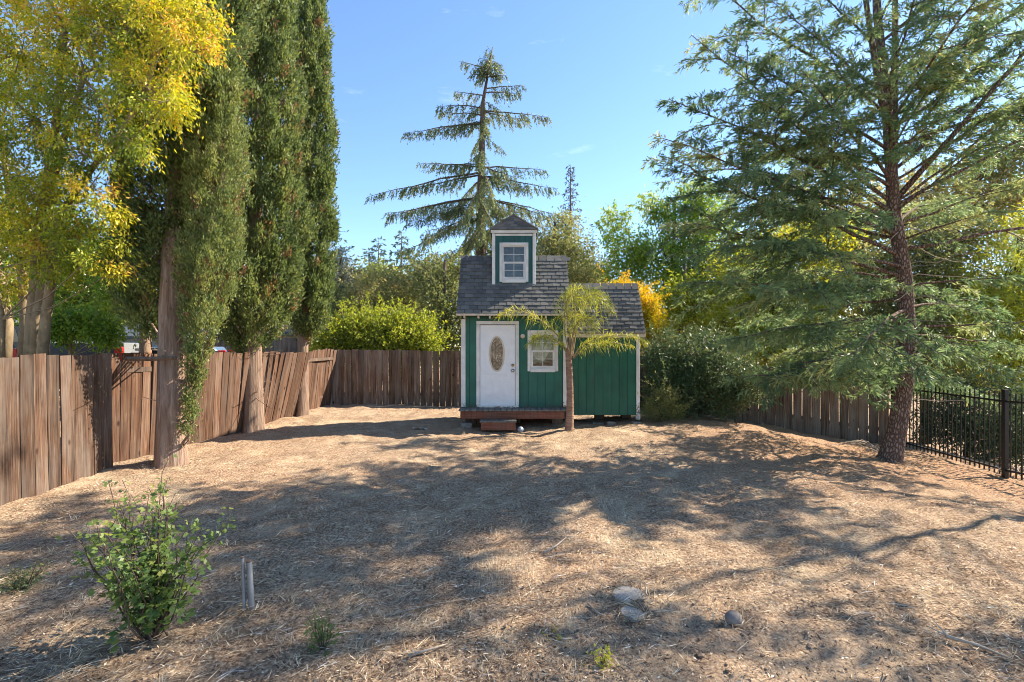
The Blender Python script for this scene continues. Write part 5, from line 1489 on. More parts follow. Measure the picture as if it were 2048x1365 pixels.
G1 = 'trees beyond the back fence'
G0 = 'shrubs beyond the back fence'
bg('leafy_shrub', 'bright yellow-green shrub over the back fence, nearer the playhouse', [(800, 668, 40, 18.4, .7), (835, 695, 40, 18.2, .7), (860, 690, 26, 18.0, .5), (785, 700, 50, 18.0, .6), (768, 662, 20, 18.6, .5), (818, 655, 16, 18.5, .4), (845, 668, 14, 18.4, .4)], 420, 28, 0.30, 0.115, 0.055, 'lf_lime', group=G0, cat='shrub', shoots=230, shoot_len=1.15, shoot_up=1.0, hang=0.0, tint_fn=lambda C, t, d, u: t - 0.16)
bg('leafy_shrub', 'yellow-green shrub over the back fence beside the farthest cypress', [(700, 680, 38, 18.6, .7), (660, 695, 34, 18.4, .6), (735, 672, 36, 18.8, .7), (722, 655, 18, 19.2, .5), (690, 662, 18, 19, .5), (745, 700, 46, 18.4, .6), (640, 690, 22, 18.4, .4), (755, 648, 14, 19.2, .4)], 420, 28, 0.30, 0.115, 0.055, 'lf_lime', group=G0, cat='shrub', shoots=230, shoot_len=1.15, shoot_up=1.0, hang=0.0, tint_fn=lambda C, t, d, u: t - 0.16)
bg('background_tree', 'olive-green tree behind the bright shrub, left of the playhouse', [(740, 595, 50, 24, 1.4), (680, 610, 42, 24.5, 1.3), (800, 575, 48, 25, 1.4), (760, 640, 55, 23.5, 1.2), (700, 650, 48, 23.5, 1.2), (830, 620, 52, 24, 1.3)], 420, 28, 0.36, 0.17, 0.08, 'lf_olive', group=G1)
bg('background_tree', 'yellowing tree poking up between the olive tree and far conifers', [(765, 545, 22, 30, .8), (748, 560, 22, 30, .8), (785, 560, 20, 30, .8), (760, 590, 34, 30, 1)], 130, 26, 0.36, 0.19, 0.09, 'lf_lime', group=G1)
bg('background_tree', 'dull olive tree close behind the left corner of the playhouse', [(890, 600, 50, 21, 1.2), (870, 560, 46, 22, 1.2), (905, 650, 52, 20.5, 1.1), (880, 690, 48, 20.5, 1.0), (915, 545, 40, 22, 1.0), (850, 535, 34, 23, 1.0)], 420, 28, 0.30, 0.14, 0.065, 'lf_olive', group=G1, tint_fn=lambda C, t, d, u: t - 0.2)
bg('background_tree', 'grey-green hazy tree at the right edge of the farthest cypress', [(680, 560, 28, 26, 1), (672, 520, 26, 26, 1), (690, 600, 30, 26, 1), (668, 640, 30, 25, 1)], 170, 28, 0.34, 0.17, 0.07, 'lf_grey', group=G1)
bg('background_tree', 'olive tree rising just right of the dormer behind the roof', [(1110, 485, 40, 23, 1.1), (1090, 520, 40, 23, 1.1), (1150, 510, 42, 23, 1.1), (1130, 450, 26, 23.5, .8), (1160, 560, 40, 22.5, 1), (1120, 580, 50, 22, 1)], 420, 28, 0.32, 0.15, 0.06, 'lf_olive', group=G1)
bg('background_tree', 'small grey-olive tree beside the thin bare spire', [(1195, 540, 28, 27, 1), (1175, 565, 28, 27, 1), (1205, 580, 24, 27, 1)], 130, 28, 0.34, 0.16, 0.065, 'lf_grey', group=G1)
bg('background_tree', 'fresh green tree with curling crown between playhouse and cedar', [(1230, 440, 26, 22, .6), (1216, 470, 16, 22, .5), (1265, 500, 45, 22, 1), (1250, 550, 45, 22, 1), (1310, 520, 55, 22, 1.2), (1300, 415, 26, 21.5, .7), (1335, 425, 32, 21.5, .8), (1390, 395, 36, 22, .9), (1420, 430, 50, 22, 1.1), (1370, 470, 52, 22, 1.1), (1400, 540, 62, 22, 1.2), (1330, 590, 55, 21.5, 1.1), (1440, 500, 60, 22.5, 1.1)], 820, 30, 0.26, 0.17, 0.06, 'lf_green', group=G1, hang=0.45, trunk_px=1350, rim=0.6, tint_fn=lambda C, t, d, u: t + 0.14)
def orange_tint(C, t, d, u): return t - 0.16 + 0.34 * np.clip(d[:, 2], 0, 1) ** 2 + 0.16 * (C[:, 2] > 3.4)
bg('golden_shrub', 'clipped golden shrub with orange tips beside the lean-to roof', [(1258, 610, 46, 17.2, .7), (1295, 650, 38, 17.2, .6), (1250, 660, 46, 17.2, .6), (1310, 690, 34, 17.2, .5), (1285, 620, 30, 17.0, .5), (1235, 590, 30, 17.4, .5)], 700, 30, 0.15, 0.10, 0.034, 'lf_orange', group='shrubs beyond the back fence', tint_fn=orange_tint, cat='shrub', hang=0.0, rim=0.8, tr=0.06)

bg('background_tree', 'broad olive-green tree filling the gap left of the tall cedar', [(770, 610, 46, 27, 1.6), (700, 590, 40, 28, 1.5), (840, 590, 46, 27, 1.6), (880, 560, 40, 28, 1.5), (790, 570, 36, 28, 1.4), (730, 560, 30, 29, 1.3), (650, 600, 40, 28, 1.5), (620, 640, 50, 27, 1.5)], 520, 26, 0.42, 0.20, 0.095, 'lf_olive', group=G1, tint_fn=lambda C, t, d, u: t + 0.05)
bg('background_tree', 'tall olive tree behind the palm and lean-to roof', [(1180, 600, 50, 25, 1.4), (1210, 620, 44, 25, 1.4), (1130, 620, 50, 25, 1.4), (1160, 550, 34, 26, 1.2)], 260, 26, 0.38, 0.19, 0.085, 'lf_olive', group=G1)
bg('background_tree', 'lime-green tree closing the gap between golden shrub and cedar', [(1370, 600, 50, 19.5, 1.2), (1420, 620, 55, 19.5, 1.2), (1360, 660, 50, 19, 1.1), (1440, 680, 55, 18.5, 1.1), (1480, 590, 55, 20, 1.2), (1460, 540, 45, 20.5, 1.1)], 620, 26, 0.30, 0.14, 0.06, 'lf_lime', group=G1, tint_fn=lambda C, t, d, u: t - 0.12)
# dark shrub in the corner of the yard, a greyer low one at its foot
bg('dark_shrub', 'dark green leafy shrub in front of the slanting fence by the lean-to', [(1400, 730, 60, 13.3, .6), (1345, 745, 55, 13.4, .6), (1450, 755, 58, 13.0, .6), (1490, 775, 44, 12.8, .5), (1390, 790, 60, 13.0, .6), (1330, 700, 42, 13.8, .5), (1450, 800, 40, 12.9, .5), (1340, 790, 50, 13.2, .5), (1430, 690, 40, 13.6, .5)], 900, 30, 0.16, 0.095, 0.028, 'lf_dark', cat='shrub', hang=-0.1, rim=0.45, tr=0.05)
bg('low_shrub', 'low grey-green shrub at the corner post of the lean-to', [(1318, 812, 30, 12.55, .3), (1345, 822, 26, 12.5, .3), (1300, 825, 22, 12.5, .25), (1335, 795, 24, 12.6, .3)], 190, 30, 0.09, 0.06, 0.012, 'lf_olive', cat='shrub', hang=-0.3, rim=0.4, tr=0.03)

# far conifers
G2 = 'far conifers on the skyline'
for i, (px, py, Y, rm, lab) in enumerate(((737, 505, 48, 2.2, 'left of the two narrow blue-green conifer tips on the skyline'), (756, 488, 47, 2.4, 'right of the two narrow blue-green conifer tips on the skyline'), (802, 474, 44, 3.0, 'broad blue-green conifer tip on the skyline left of the tall cedar'))):
    p = at(px, py, Y)
    plain_cedar('far_conifer', lab, p[0], Y, p[2], rm, 40, M['lf_blue'], M['bark_dark'], group=G2, z0=4.0, spacing=0.4, nl=0.36, nw=0.13, per_m=12, tlen=1.0, el=(-5, 20), droop=0.3)
p = at(1140, 330, 42)
plain_cedar('far_conifer', 'thin grey half-bare conifer spire right of the tall cedar', p[0], 42, p[2], 1.9, 110, M['lf_redwood'], M['bark_dark'], group=G2, z0=5.0, spacing=0.4, nl=0.26, nw=0.07, per_m=11, tlen=0.65, el=(-25, 15), droop=0.5, twigwood=1, tr=0.22)
p = at(668, 385, 30)
plain_cedar('far_conifer', 'dark conifer half hidden behind the farthest cypress', p[0] - 0.7, 30, p[2], 3.0, 46, M['lf_blue'], M['bark_dark'], group=G2, z0=3.0, spacing=0.4, nl=0.24, nw=0.075, per_m=11, tlen=0.9, el=(5, 35), droop=0.2)
# bare spire
sp = MB(); Y = 31.0; c = at(1186, 446, Y)
sp.tube([(c[0], Y, 0), (c[0], Y, c[2] * 0.6), (c[0], Y, c[2])], [0.10, 0.07, 0.01], 6)
for k in range(46):
    z = RG.uniform(3.5, c[2] - 0.1); a = RG.uniform(0, 6.28); ln = 0.25 + (c[2] - z) * 0.11
    pa = polyline((c[0], Y, z), unit(np.array([math.cos(a), math.sin(a), RG.uniform(-0.3, 0.2)])), ln, 0.1, 0.1, 5, 0.15)
    sp.tube(pa, np.linspace(0.022, 0.006, 5), 4, False)
tag(sp.build('dead_tree', M['bark_dark']), 'thin bare dead tree standing above the roof of the lean-to', 'tree')
sp = MB(); Y = 34.0; c = at(1368, 300, Y)
sp.tube([(c[0], Y, 0), (c[0], Y, c[2] * 0.6), (c[0], Y, c[2])], [0.12, 0.08, 0.01], 6)
for k in range(50):
    z = RG.uniform(5, c[2] - 0.1); a = RG.uniform(0, 6.28); ln = 0.4 + (c[2] - z) * 0.2
    pa = polyline((c[0], Y, z), unit(np.array([math.cos(a), math.sin(a), RG.uniform(-0.1, 0.3)])), ln, 0.1, 0.1, 5, 0.15)
    sp.tube(pa, np.linspace(0.026, 0.007, 5), 4, False)
tag(sp.build('dead_tree', M['bark_dark']), 'bare dead tree top above the fresh green tree', 'tree')

# yellow-green trees beyond the right fence, behind the cedar
G3 = 'trees beyond the right fence'
bg('background_tree', 'yellow-green tree behind the left half of the cedar', [(1500, 560, 75, 17.5, 1.3), (1580, 520, 75, 17.5, 1.3), (1560, 620, 80, 17, 1.3), (1480, 650, 70, 17, 1.2), (1640, 590, 75, 17, 1.2), (1640, 680, 70, 16.5, 1.1), (1540, 700, 70, 16.5, 1.1), (1650, 480, 60, 18, 1.1)], 1150, 28, 0.26, 0.13, 0.055, 'lf_lime', group=G3, trunk_px=1560, shoots=160)
bg('background_tree', 'olive tree filling the gap right of the cedar trunk', [(1850, 520, 80, 16, 1.2), (1900, 600, 85, 16, 1.2), (1830, 650, 80, 15.5, 1.2), (1760, 560, 75, 16.5, 1.2), (1750, 660, 75, 16, 1.1), (1920, 480, 70, 16.5, 1.1), (1860, 710, 70, 15, 1.0), (1760, 740, 60, 15, .9)], 1150, 28, 0.25, 0.12, 0.055, 'lf_olive', group=G3, trunk_px=1850)
bg('background_tree', 'sunlit fresh green tree with long leaves at the far right edge', [(2010, 560, 80, 14.5, 1.0), (1990, 650, 75, 14, 1.0), (2060, 620, 90, 14, 1.0), (2020, 730, 80, 13.5, .9), (2080, 480, 80, 15, 1.0), (1950, 730, 60, 13.8, .8), (2090, 720, 80, 13.5, .9)], 620, 26, 0.24, 0.20, 0.032, 'lf_lime', group=G3, hang=0.5, trunk_px=2040)
bg('background_tree', 'tall olive-lime tree seen through the top of the cedar', [(1700, 470, 80, 20, 1.6), (1620, 420, 70, 21, 1.5), (1780, 430, 80, 20, 1.6), (1860, 400, 75, 20, 1.5), (1700, 560, 80, 19.5, 1.5), (1950, 420, 75, 19.5, 1.5), (2040, 390, 75, 19, 1.5), (1560, 470, 55, 21, 1.3), (2045, 300, 60, 19, 1.3), (1965, 345, 60, 19.5, 1.3), (2110, 240, 70, 19, 1.3)], 1000, 24, 0.36, 0.17, 0.075, 'lf_olive', group=G3, trunk_px=1720, tint_fn=lambda C, t, d, u: t + 0.08)
bg('dark_shrub', 'dark undergrowth bush behind the iron fence pickets', [(1930, 840, 75, 12.3, .7), (1990, 880, 80, 11.6, .6), (2060, 870, 90, 11.2, .7), (1870, 850, 55, 12.9, .6), (2050, 800, 70, 11.8, .6), (1900, 780, 50, 13, .6)], 620, 26, 0.19, 0.11, 0.03, 'lf_dark', cat='shrub', rim=0.4, hang=0.1, tr=0.05)

# greenery beyond the left fence
G4 = 'trees beyond the left fence'
bg('background_tree', 'mid-green tree between the yellowing tree and the nearest cypress', [(180, 600, 60, 13.5, 1), (250, 610, 45, 13, .9), (130, 590, 50, 13.5, 1), (230, 530, 55, 13.5, 1), (270, 560, 50, 13, .8), (300, 500, 50, 13.5, .8), (170, 520, 60, 14, 1), (90, 620, 40, 14, .8), (330, 610, 34, 13, .7), (60, 560, 60, 14.5, 1), (30, 480, 60, 15, 1), (110, 470, 60, 15, 1), (20, 620, 40, 14.5, .8)], 760, 28, 0.24, 0.12, 0.052, 'lf_green', group=G4, trunk_px=287, tr=0.17, bark='bark_cypress')
bg('background_tree', 'young tree with leaning pale stem just beyond the fence', [(125, 660, 26, 10.6, .4), (165, 645, 26, 10.6, .4), (205, 660, 24, 10.6, .4), (110, 640, 24, 10.6, .4), (215, 680, 14, 10.6, .3)], 170, 26, 0.15, 0.10, 0.045, 'lf_green', group=G4, trunk_px=138, tr=0.06, bark='bark_grey')

# the wooded skyline all round, too far to tell its trees apart
def treeline():
    lv = Leaves()
    for k in range(95):
        a = rad(-75 + 150 * (k + RG.uniform(-0.4, 0.4)) / 94)
        D = RG.uniform(48, 70)
        x, y = D * math.sin(a), D * math.cos(a)
        h = RG.uniform(5.5, 10.0)
        C = np.array([x, y, 0]) + rnd3(26) * np.array([2.6, 2.6, 0]) + np.stack([np.zeros(26), np.zeros(26), RG.uniform(0.3, h, 26)], 1)
        leaf_cloud(lv, C, 1.3, 12, 0.75, 0.42, 0.5 + RG.normal() * 0.2, 0.1)
    o = lv.build('far_treeline', M['lf_olive'])
    tag(o, 'far wooded skyline of mixed olive-green trees behind everything', 'woods', kind='stuff')
treeline()

# tall tree outside the iron fence, past the right edge of the picture: it dapples the near yard
tb = [(11.8, 7.2, 10.4, 1.2, 1.1, 0.7), (9.6, 8.6, 9.4, 1.1, 1.0, 0.7), (12.6, 9.0, 11.6, 1.2, 1.1, 0.8), (10.4, 7.0, 8.0, 1.2, 1.0, 0.7), (12.2, 7.2, 9.6, 1.2, 1.1, 0.7), (9.4, 6.6, 6.6, 1.0, 0.9, 0.6), (11.0, 6.0, 7.0, 1.1, 0.9, 0.6),
      (12.9, 8.0, 12.6, 1.2, 1.1, 0.8), (11.9, 10.0, 12.4, 1.0, 1.0, 0.7), (12.6, 6.0, 7.6, 1.1, 1.0, 0.7), (10.0, 5.4, 5.4, 0.9, 0.8, 0.5), (13.4, 9.8, 12.9, 1.0, 1.0, 0.7), (9.0, 7.6, 8.1, 0.8, 0.8, 0.5)]
broadleaf('shade_tree', 'tall loose-crowned tree outside the iron fence past the right edge', 'tree', None, (11.4, 7.9, g1(11.4, 7.9)), [(11.4, 7.9, g1(11.4, 7.9) - 0.1), (11.45, 7.9, 3.0), (11.3, 7.9, 6.0), (11.5, 8.1, 9.0), (11.6, 8.3, 12.0)],
          tb, 190, 22, 0.18, 0.15, 0.075, M['lf_green'], M['bark_grey'], hang=0.2, rim=0.5, trunk_r=0.07)

# ------------------------------------------------------------------ neighbours' houses and vehicles beyond the left fence
M['bluegrey'] = plain_mat('blue_grey_house_paint', (0.22, 0.27, 0.30), 0.7)
M['slate'] = plain_mat('dark_slate_roof', (0.075, 0.09, 0.11), 0.8, var=0.25, scale=3)
M['tan'] = plain_mat('tan_stucco', (0.62, 0.52, 0.40), 0.85)
M['brownroof'] = plain_mat('brown_shake_roof', (0.16, 0.13, 0.11), 0.9, var=0.35, scale=4)
M['grey_paint'] = plain_mat('charcoal_car_paint', (0.055, 0.058, 0.065), 0.25, metal=0.4, var=0.05, bstr=0)
M['silver_paint'] = plain_mat('silver_car_paint', (0.50, 0.51, 0.53), 0.25, metal=0.6, var=0.05, bstr=0)
M['blue_paint'] = plain_mat('blue_car_paint', (0.10, 0.17, 0.28), 0.25, metal=0.3, var=0.05, bstr=0)
M['rubber'] = plain_mat('tyre_rubber', (0.02, 0.02, 0.02), 0.85)
M['red_lens'] = plain_mat('red_tail_lens', (0.55, 0.02, 0.02), 0.2, var=0.1, bstr=0)
M['car_glass'] = plain_mat('dark_car_glass', (0.02, 0.025, 0.03), 0.06, spec=0.8, var=0.05, bstr=0)
M['chrome'] = plain_mat('bright_chrome', (0.75, 0.75, 0.75), 0.12, metal=1.0, var=0.05, bstr=0)

def gable_house(name, label, x0, x1, y0, y1, zb, ze, zr, wallm, roofm, wins=(), axis='x', over=0.45):
    h = thing(name, ((x0 + x1) / 2, y0, zb), label, 'house')
    m = MB(); m.box(x0, x1, y0, y1, zb, ze)
    if axis == 'x':
        ym = (y0 + y1) / 2
        m.raw([(x0, y0, ze), (x0, y1, ze), (x0, ym, zr - 0.05), (x1, y0, ze), (x1, y1, ze), (x1, ym, zr - 0.05)], [(0, 1, 2), (5, 4, 3), (0, 2, 5, 3), (1, 4, 5, 2)])
        sl = (zr - ze) / (ym - y0)
        R = [[(x0 - over, y0 - over, ze - over * sl), (x1 + over, y0 - over, ze - over * sl), (x1 + over, ym, zr), (x0 - over, ym, zr)],
             [(x1 + over, y1 + over, ze - over * sl), (x0 - over, y1 + over, ze - over * sl), (x0 - over, ym, zr), (x1 + over, ym, zr)]]
    else:
        xm = (x0 + x1) / 2
        m.raw([(x0, y0, ze), (x1, y0, ze), (xm, y0, zr - 0.05), (x0, y1, ze), (x1, y1, ze), (xm, y1, zr - 0.05)], [(0, 1, 2), (5, 4, 3), (0, 2, 5, 3), (1, 4, 5, 2)])
        sl = (zr - ze) / (xm - x0)
        R = [[(x0 - over, y1 + over, ze - over * sl), (x0 - over, y0 - over, ze - over * sl), (xm, y0 - over, zr), (xm, y1 + over, zr)],
             [(x1 + over, y0 - over, ze - over * sl), (x1 + over, y1 + over, ze - over * sl), (xm, y1 + over, zr), (xm, y0 - over, zr)]]
    m.build('wall', wallm, h)
    for r in R:
        V = [tuple(np.array(p) + np.array([0, 0, 0.05])) for p in r] + [tuple(np.array(p) + np.array([0, 0, 0.19])) for p in r]
        put('roof_slope', V, BOXF, roofm, h)
    for (a, b, c, d) in wins:
        w = frame_mesh(a, b, c, d, y0 - 0.05, y0 + 0.02, 0.07).build('window', M['white'], h)
        put('pane', boxv(a + 0.07, b - 0.07, y0 - 0.02, y0 - 0.005, c + 0.07, d - 0.07), BOXF, M['car_glass'], w)
    return h
gable_house('neighbour_house', 'blue-grey house with dark roof seen behind the parked pickup', -23.2, -17.2, 25, 31, 0.2, 2.4, 3.7, M['bluegrey'], M['slate'], ((-20.1, -19.4, 1.75, 2.3), (-22.2, -21.2, 1.5, 2.3)))
gable_house('neighbour_house', 'tan two-storey house glimpsed behind the yellowing tree stems', -34, -24.2, 25, 33, 0.2, 5.0, 6.6, M['tan'], M['brownroof'], ((-25.6, -24.7, 2.2, 3.2),))
gable_house('neighbour_house', 'brown-roofed house in the gap between the first two cypresses', -17.0, -11.6, 29, 34, 0.2, 2.6, 3.5, M['tan'], M['brownroof'], ((-16.0, -15.2, 1.6, 2.3),))
gable_house('neighbour_house', 'tan gable end glimpsed right of the golden shrub', 8.7, 10.6, 29, 35, 0, 2.9, 3.7, M['tan'], M['brownroof'], ((9.6, 10.4, 1.6, 2.6),), axis='y', over=0.3)
# far fence
ff = thing('far_fence', (-15.5, 24, 0.5), 'dark far fence glimpsed between the cypress trunks', 'fence')
fb = board_meshes(0.19, 1.75, 0.02, 3)
for me in fb: me.materials.append(M['fence_back'])
for i in range(34):
    o = bpy.data.objects.new('board', fb[i % 3]); COL.objects.link(o); o.parent = ff
    x = -16.8 + i * 0.2; o.location = Vector((x, 24, 0.55)) - ff.location; o.rotation_euler = (0, random.uniform(-0.01, 0.01), 0)

class Loc:
    """builds vehicle pieces along a heading: u forward, v across, w up"""
    def __init__(s, o, ang): s.o = np.array(o, float); s.u = np.array([math.cos(ang), math.sin(ang), 0]); s.v = np.array([-math.sin(ang), math.cos(ang), 0])
    def p(s, u, v, w): return tuple(s.o + s.u * u + s.v * v + np.array([0, 0, w]))
    def prism(s, prof, v0, v1):
        n = len(prof)
        V = [s.p(a, v0, b) for a, b in prof] + [s.p(a, v1, b) for a, b in prof]
        return V, [tuple(range(n)), tuple(range(n, 2 * n))[::-1]] + [(i, n + i, n + (i + 1) % n, (i + 1) % n) for i in range(n)]
    def part(s, name, prof, v0, v1, mat, parent, bev=0.0):
        V, F = s.prism(prof, v0, v1)
        V = np.array(V); c = (V.min(0) + V.max(0)) / 2
        me = bevel_mesh(name, V - c, F, bev) if bev else mesh_pd(name, V - c, F)
        return add(name, me, mat, parent, c)
    def wheel(s, u, v0, v1, r, parent):
        n = 20
        m = MB(); m.tube([s.p(u, v0, r), s.p(u, v1, r)], r, n); t = m.build('wheel', M['rubber'], parent)
        m = MB(); m.tube([s.p(u, v0 - 0.012, r), s.p(u, v1 + 0.012, r)], r * 0.62, n); m.build('rim', M['silver_paint'], t)

def arch(u, r, k=9): return [(u + r * math.cos(math.pi - math.pi * i / (k - 1)), 0.36 + r * math.sin(math.pi - math.pi * i / (k - 1))) for i in range(k)]
def pickup():
    ang = math.pi + rad(15)
    Lc = Loc((-11.05, 14.1, 0.58), ang)
    t = thing('pickup_truck', tuple(Lc.o), 'charcoal pickup truck parked beyond the left fence, red tail lamp showing', 'pickup truck')
    # v runs from 0 (side towards the yard) to -1.85 across
    side = [(0.0, 0.62), (0.0, 1.40), (2.05, 1.40), (2.05, 0.45)] + arch(1.15, 0.46)[::-1]
    Lc.part('bed_side', [(0, 0.50)] + [(0, 1.40), (2.05, 1.40), (2.05, 0.50)] + arch(1.15, 0.46)[::-1], 0, -0.09, M['grey_paint'], t)
    Lc.part('bed_side', [(0, 0.50)] + [(0, 1.40), (2.05, 1.40), (2.05, 0.50)] + arch(1.15, 0.46)[::-1], -1.76, -1.85, M['grey_paint'], t)
    Lc.part('bed_floor', [(0.05, 0.62), (0.05, 0.68), (2.05, 0.68), (2.05, 0.62)], -0.095, -1.755, M['rubber'], t)
    Lc.part('bed_rail', [(0.02, 1.403), (0.02, 1.43), (2.05, 1.43), (2.05, 1.403)], 0.012, -0.10, M['chrome'], t)
    Lc.part('tailgate', [(-0.03, 0.66), (-0.05, 1.02), (-0.035, 1.42), (0.03, 1.42), (0.03, 0.66)], -0.14, -1.71, M['silver_paint'], t, 0.012)
    Lc.part('bumper', [(-0.22, 0.42), (-0.22, 0.62), (-0.035, 0.62), (-0.035, 0.42)], 0.02, -1.87, M['chrome'], t, 0.02)
    for v in (0.012, -1.74):
        Lc.part('tail_lamp', [(-0.045, 0.92), (-0.045, 1.30), (0.16, 1.30), (0.10, 0.92)], v, v - 0.125, M['red_lens'], t, 0.01)
    Lc.part('tailgate_handle', [(-0.075, 1.20), (-0.075, 1.26), (-0.042, 1.26), (-0.042, 1.20)], -0.80, -1.05, M['rubber'], t, 0.008)
    cab = [(2.07, 0.45), (2.07, 1.42), (2.22, 1.90), (3.55, 1.92), (4.25, 1.40), (5.45, 1.30), (5.60, 1.05), (5.60, 0.45)]
    Lc.part('cab', cab, -0.0, -1.85, M['grey_paint'], t, 0.03)
    Lc.part('side_window', [(2.32, 1.44), (2.42, 1.80), (3.45, 1.82), (3.98, 1.44)], 0.006, -0.02, M['car_glass'], t)
    Lc.part('rear_window', [(2.075, 1.50), (2.185, 1.84), (2.20, 1.84), (2.09, 1.50)], -0.25, -1.6, M['car_glass'], t)
    for u in (1.15, 4.75):
        for v in (-0.02, -1.60): Lc.wheel(u, v, v - 0.23, 0.38, t)
pickup()
def wagon(name, label, o, ang, mat, h=1.75, ln=4.5):
    Lc = Loc(o, ang)
    t = thing(name, tuple(Lc.o), label, 'car')
    prof = [(0.0, 0.35), (-0.03, 0.75), (0.05, 1.02), (0.35, h), (2.55, h), (3.25, 1.10), (4.35, 0.92), (4.5, 0.62), (4.5, 0.35)]
    Lc.part('body', prof, 0, -1.8, mat, t, 0.04)
    Lc.part('side_window', [(0.35, 1.08), (0.50, h - 0.12), (2.48, h - 0.12), (3.0, 1.10)], 0.006, -0.02, M['car_glass'], t)
    Lc.part('rear_window', [(0.055, 1.10), (0.29, h - 0.12), (0.32, h - 0.12), (0.10, 1.10)], -0.2, -1.6, M['car_glass'], t)
    Lc.part('windscreen', [(2.66, h - 0.06), (3.20, 1.16), (3.24, 1.16), (2.70, h - 0.06)], -0.15, -1.65, M['car_glass'], t)
    for v in (0.008, -1.66):
        Lc.part('tail_lamp', [(-0.055, 0.80), (0.0, 1.30), (0.22, 1.30), (0.10, 0.80)], v, v - 0.15, M['red_lens'], t, 0.01)
    for u in (0.85, 3.6):
        for v in (-0.02, -1.58): Lc.wheel(u, v, v - 0.2, 0.33, t)
wagon('parked_car', 'silver wagon with red tail lamp behind the stems at the left edge', (-10.3, 10.4, 0.55), math.pi + rad(40), M['silver_paint'])
wagon('parked_car', 'small blue car whose roof shows between the first two cypresses', (-10.1, 17.6, 0.46), math.pi + rad(20), M['blue_paint'], h=1.42)

# ------------------------------------------------------------------ small plants in the yard
def leafy(lv, P, A, ln, w, tint):
    """broader leaf: two blades side by side make a rounded outline"""
    n = len(P); A = unit(A)
    Nn = rnd3(n) * 0.6 + np.array([0, 0, 1.0]); S = unit(np.cross(A, Nn))
    for s in (-1, 1):
        lv.blades(P + S * (s * w * 0.18)[:, None], A + S * s * 0.22, ln, w * 0.78, tint, fold=0.12, mid=0.52, nrm=Nn)

def shrub(name, label, cat, x, y, stems, per_stem, ll, lw, mat, spread, hmin, hmax, tint0=0.5, stem_r=0.007):
    z = g1(x, y)
    t = thing(name, (x, y, z), label, cat)
    w = MB(); lv = Leaves()
    for k in range(stems):
        a = RG.uniform(0, 6.28); lean_ = RG.uniform(0.1, 1.0) * spread
        h = RG.uniform(hmin, hmax)
        d = unit(np.array([math.cos(a) * lean_, math.sin(a) * lean_ * 0.8, h]))
        ln = math.sqrt(h * h + lean_ * lean_)
        pa = polyline((x + RG.normal() * 0.05 * min(1, spread), y + RG.normal() * 0.05 * min(1, spread), z - 0.02), d, ln, -0.04, -0.10, 8, 0.22)
        w.tube(pa, np.linspace(stem_r, stem_r * 0.25, 8), 5, False)
        m = int(per_stem * RG.uniform(0.7, 1.2))
        s = RG.uniform(0.22, 1, m); P, T = along(pa, s)
        off = unit(rnd3(m) * np.array([1, 1, 0.5])); P = P + off * (RG.uniform(0.01, 0.10, m) * (1.2 - s * 0.8))[:, None]
        sz = ll * (1.15 - 0.65 * s) * RG.uniform(0.7, 1.2, m)
        leafy(lv, P, off + np.array([0, 0, 0.15]) + rnd3(m) * 0.35, sz, sz * lw / ll, tint0 + 0.25 * (s - 0.5) + RG.normal(size=m) * 0.15)
    w.build('stems', M['bark_dark'], t, True)
    lv.build('leaves', M[mat], t)
shrub('leafy_shrub', 'knee-high green leafy shrub in the near yard beside the metal pipes', 'shrub', -2.32, 3.22, 44, 32, 0.058, 0.048, 'lf_shrub', 0.46, 0.62, 1.06, 0.62)
shrub('weed_clump', 'low bluish-green weed clump at the left edge of the near yard', 'weed', -3.85, 3.92, 20, 26, 0.034, 0.014, 'lf_dark', 0.22, 0.12, 0.26, 0.75, 0.004)
shrub('weed_clump', 'small upright green weed right of the metal pipes', 'weed', -1.18, 3.12, 12, 26, 0.034, 0.013, 'lf_shrub', 0.10, 0.14, 0.27, 0.55, 0.004)
shrub('weed_sprout', 'tiny bright green sprout at the bottom of the yard', 'weed', 0.535, 2.92, 9, 12, 0.030, 0.016, 'lf_lime', 0.06, 0.04, 0.09, 0.6, 0.003)
shrub('weed_sprout', 'tiny yellowish sprout below the stepping stones', 'weed', 0.27, 3.2, 5, 8, 0.026, 0.012, 'lf_orange', 0.04, 0.03, 0.06, 0.6, 0.003)

# ------------------------------------------------------------------ small things in the yard
M['rust'] = plain_mat('dull_rust', (0.16, 0.11, 0.085), 0.8, var=0.3, scale=30)
pp = at(497, 1230, 3.55); z = g1(pp[0], 3.55)
for i, (dx, lnn, r, tilt, lab) in enumerate(((-0.027, 0.375, 0.012, -0.045, 'thinner taller of the two grey metal pipes sticking out of the ground'), (0.020, 0.345, 0.020, -0.06, 'thicker shorter of the two grey metal pipes with rusty rim'))):
    m = MB()
    bx_, by_ = pp[0] + dx, 3.55 + 0.01 * i
    top = (bx_ + tilt * 1.0 * lnn * 1.3, by_ + 0.01, z + lnn)
    m.tube([(bx_, by_, z - 0.05), top], [r, r], 16, True)
    o = m.build('metal_pipe', M['steel'], None, False)
    tag(o, lab, 'pipe', 'metal pipes standing in the yard')
    rm = MB(); tv = np.array(top)
    rm.tube([tv + np.array([0, 0, -0.004]), tv + np.array([0, 0, 0.006])], [r * 1.06, r * 1.0], 16, True)
    rm.build('rusty_rim', M['rust'], o)

